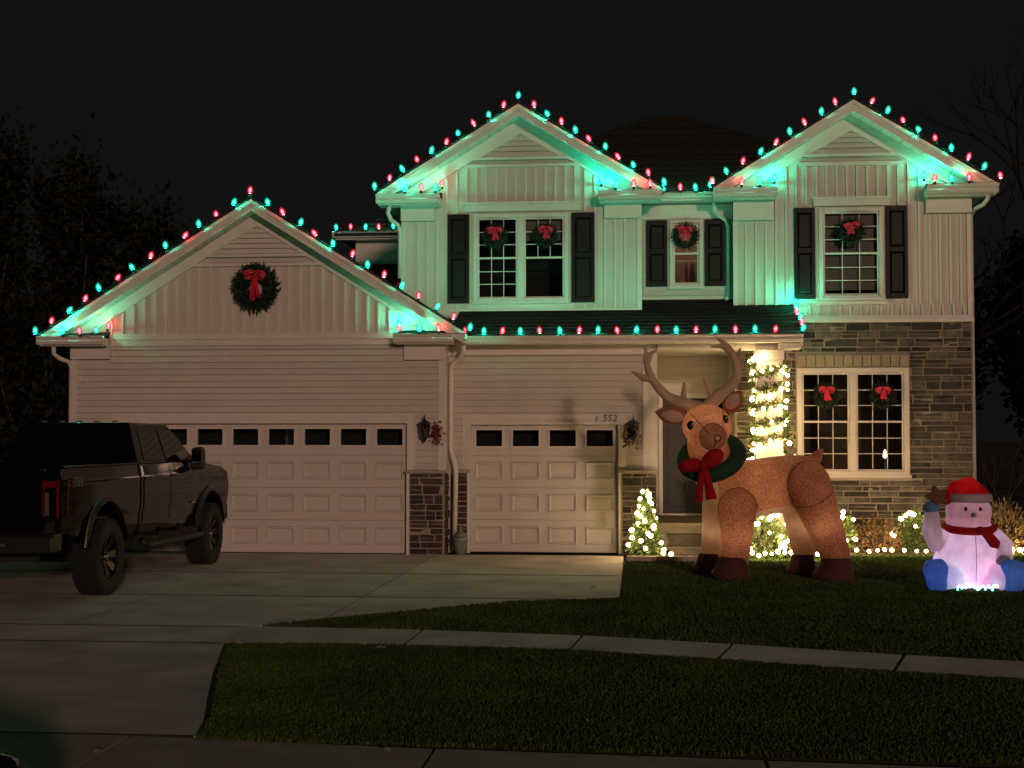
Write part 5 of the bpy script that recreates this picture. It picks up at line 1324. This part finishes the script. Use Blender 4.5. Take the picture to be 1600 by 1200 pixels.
# ---------------------------------------------------------------- trees
def leafy_tree(x, y, h, r, n, label, seed, size=.2, mat='leaf_night', grp='dark trees left of the house'):
    o = thing('leafy_tree', label, 'tree', (x, y, 0), grp); rd = random.Random(seed); rg = np.random.default_rng(seed)
    tr = MB(); tr.tube([(x, y, -.1), (x+rd.uniform(-.1, .1), y, h*.3), (x+rd.uniform(-.2, .2), y, h*.65), (x, y, h*.97)], [.22, .18, .10, .02], 9)
    limbs = []
    for k in range(26):
        t = rd.uniform(.12, .9); a = rd.uniform(0, 6.28); L = r*(1.15-t*.6)*rd.uniform(.6, 1.05)
        p0 = Vector((x, y, h*t)); p1 = p0+Vector((math.cos(a)*L*.6, math.sin(a)*L*.6, L*.9)); p2 = p0+Vector((math.cos(a)*L*.85, math.sin(a)*L*.85, L*1.7))
        if p2.z > h: p2.z = h-.1
        tr.tube([p0, p1, p2], [.06, .035, .01], 5); limbs += [(p0, p1), (p1, p2)]
    tr.build('trunk', 'bark', o, smooth=True)
    P = []
    for k in range(n):
        a, b = rd.choice(limbs); t = rd.random(); q = a.lerp(b, t); P.append((q.x+rd.gauss(0, .28), q.y+rd.gauss(0, .28), q.z+rd.gauss(0, .38)))
    V, F = leaves(np.array(P)-np.array([[x, y, 0]]), size, 1.9, up=.3, rng=rg)
    place('crown', fastmesh('crown', V, F, mat), (x, y, 0), o)['kind'] = 'stuff'
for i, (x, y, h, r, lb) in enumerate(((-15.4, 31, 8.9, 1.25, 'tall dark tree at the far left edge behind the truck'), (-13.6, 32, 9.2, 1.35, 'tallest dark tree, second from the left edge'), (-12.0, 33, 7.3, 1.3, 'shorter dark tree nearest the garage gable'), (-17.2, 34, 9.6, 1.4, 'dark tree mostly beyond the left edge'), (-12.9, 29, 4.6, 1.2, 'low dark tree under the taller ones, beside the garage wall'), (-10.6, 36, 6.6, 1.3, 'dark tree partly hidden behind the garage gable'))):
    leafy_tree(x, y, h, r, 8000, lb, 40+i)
def bare_tree(x, y, h, label, seed, r0=.18, spread=.55, mat='bark_pale', depth=5, name='bare_tree', grp='bare trees right of the house'):
    o = thing(name, label, 'tree' if h > 3 else 'sapling', (x, y, 0), grp); rd = random.Random(seed); tr = MB(); br = MB()
    def grow(p, d, L, r, k, m_):
        q = p+d*L*.5+Vector((rd.gauss(0, .04), rd.gauss(0, .04), 0))*L; e = q+(d+Vector((rd.gauss(0, .12), rd.gauss(0, .12), .05))).normalized()*L*.5
        m_.tube([p, q, e], [r, r*.82, r*.66], 6 if k > 2 else 4, False)
        if k == 0: return
        for i in range(rd.choice((2, 3)) if k < depth else 4):
            nd = (d+Vector((rd.gauss(0, spread), rd.gauss(0, spread), rd.uniform(0, .35)))).normalized(); grow(e, nd, L*rd.uniform(.6, .82), r*.6, k-1, br)
    grow(Vector((x, y, -.1)), Vector((0, 0, 1)), h*.30, r0, depth, tr)
    tr.build('trunk', mat, o, smooth=True); br.build('branches', mat, o, smooth=True)
for i, (x, y, h, lb) in enumerate(((11.2, 37, 14, 'faint bare tree nearest the right edge of the sky'), (7.4, 40, 12, 'faint bare tree showing just right of the right gable peak'))):
    bare_tree(x, y, h, lb, 70+i)
for i, (x, y, h, lb) in enumerate(((9.5, 46, 6.5, 'added low black tree mass hiding the lit horizon right of the stone wing'), (12.5, 44, 7.5, 'added black tree hiding the lit horizon at the far right edge behind the white inflatable'), (16, 47, 8, 'added black tree hiding the lit horizon beyond the right edge'))):
    leafy_tree(x, y, h, 2.3, 6000, lb, 140+i, .3, 'leaf_black', 'added black trees right of the house')  # black trees added to mask the lit ground at the horizon
bare_tree(6.15, 24.3, 2.3, 'thin leafless sapling at the right corner of the stone wing', 91, .018, .38, 'bark', 4, 'sapling', None)

# ---------------------------------------------------------------- dark car at the street edge, only its front corner in view
pmat('dull_black', (.006, .006, .006), .5, .1, 5, spec=.2)
pc = thing('parked_car', 'black car at the street edge, only its rounded nose in the bottom left corner', 'car', (0, 0, 0))
pp = [(-3.9, .35), (-3.95, .62), (-3.8, .80), (-3.2, .84), (-2.5, 1.30), (-1.9, 1.36), (-1.35, 1.0), (-.75, .74), (-.28, .66), (-.06, .50), (0, .34), (-.05, .22), (-.4, .2)]+[(-.80+.33*math.cos(R(a)), .30+.33*math.sin(R(a))) for a in range(-15, 196, 15)][:]+[(-2.7, .2)]+[(-3.05+.33*math.cos(R(a)), .30+.33*math.sin(R(a))) for a in range(-15, 196, 15)]
q = MB().prism(pp, -.86, .86, 'y').build('body', 'dull_black', pc, bevel=.12)
for sy in (-1, 1):
    for x in (-.80, -3.05):
        wv = empty_part('wheel', (x, sy*.76, .30), pc)
        MB().lathe([(.19, -.09), (.27, -.1), (.30, -.07), (.30, .07), (.27, .1), (.19, .09)], (x, sy*.76, .30), 24, 'y').build('tyre', 'tyre_rubber', wv, smooth=True)
        MB().lathe([(.02, -.07), (.19, -.085), (.195, .085), (.02, .07)], (x, sy*.76, .30), 16, 'y').build('rim', 'rim_dark', wv)
for sy in (-1, 1):
    MB().ell((-.22, sy*.66, .56), (.14, .14, .06), 14, 8).build('headlight', 'truck_glass', pc, smooth=True)
    MB().prism([(-2.42, 1.25), (-1.95, 1.30), (-1.45, 1.0), (-2.9, .95)], sy*.862, sy*.868, 'y').build('side_window', 'truck_glass', pc)
pc.location = (-2.76, 5.55, -.16); pc.rotation_euler = (0, 0, R(4))
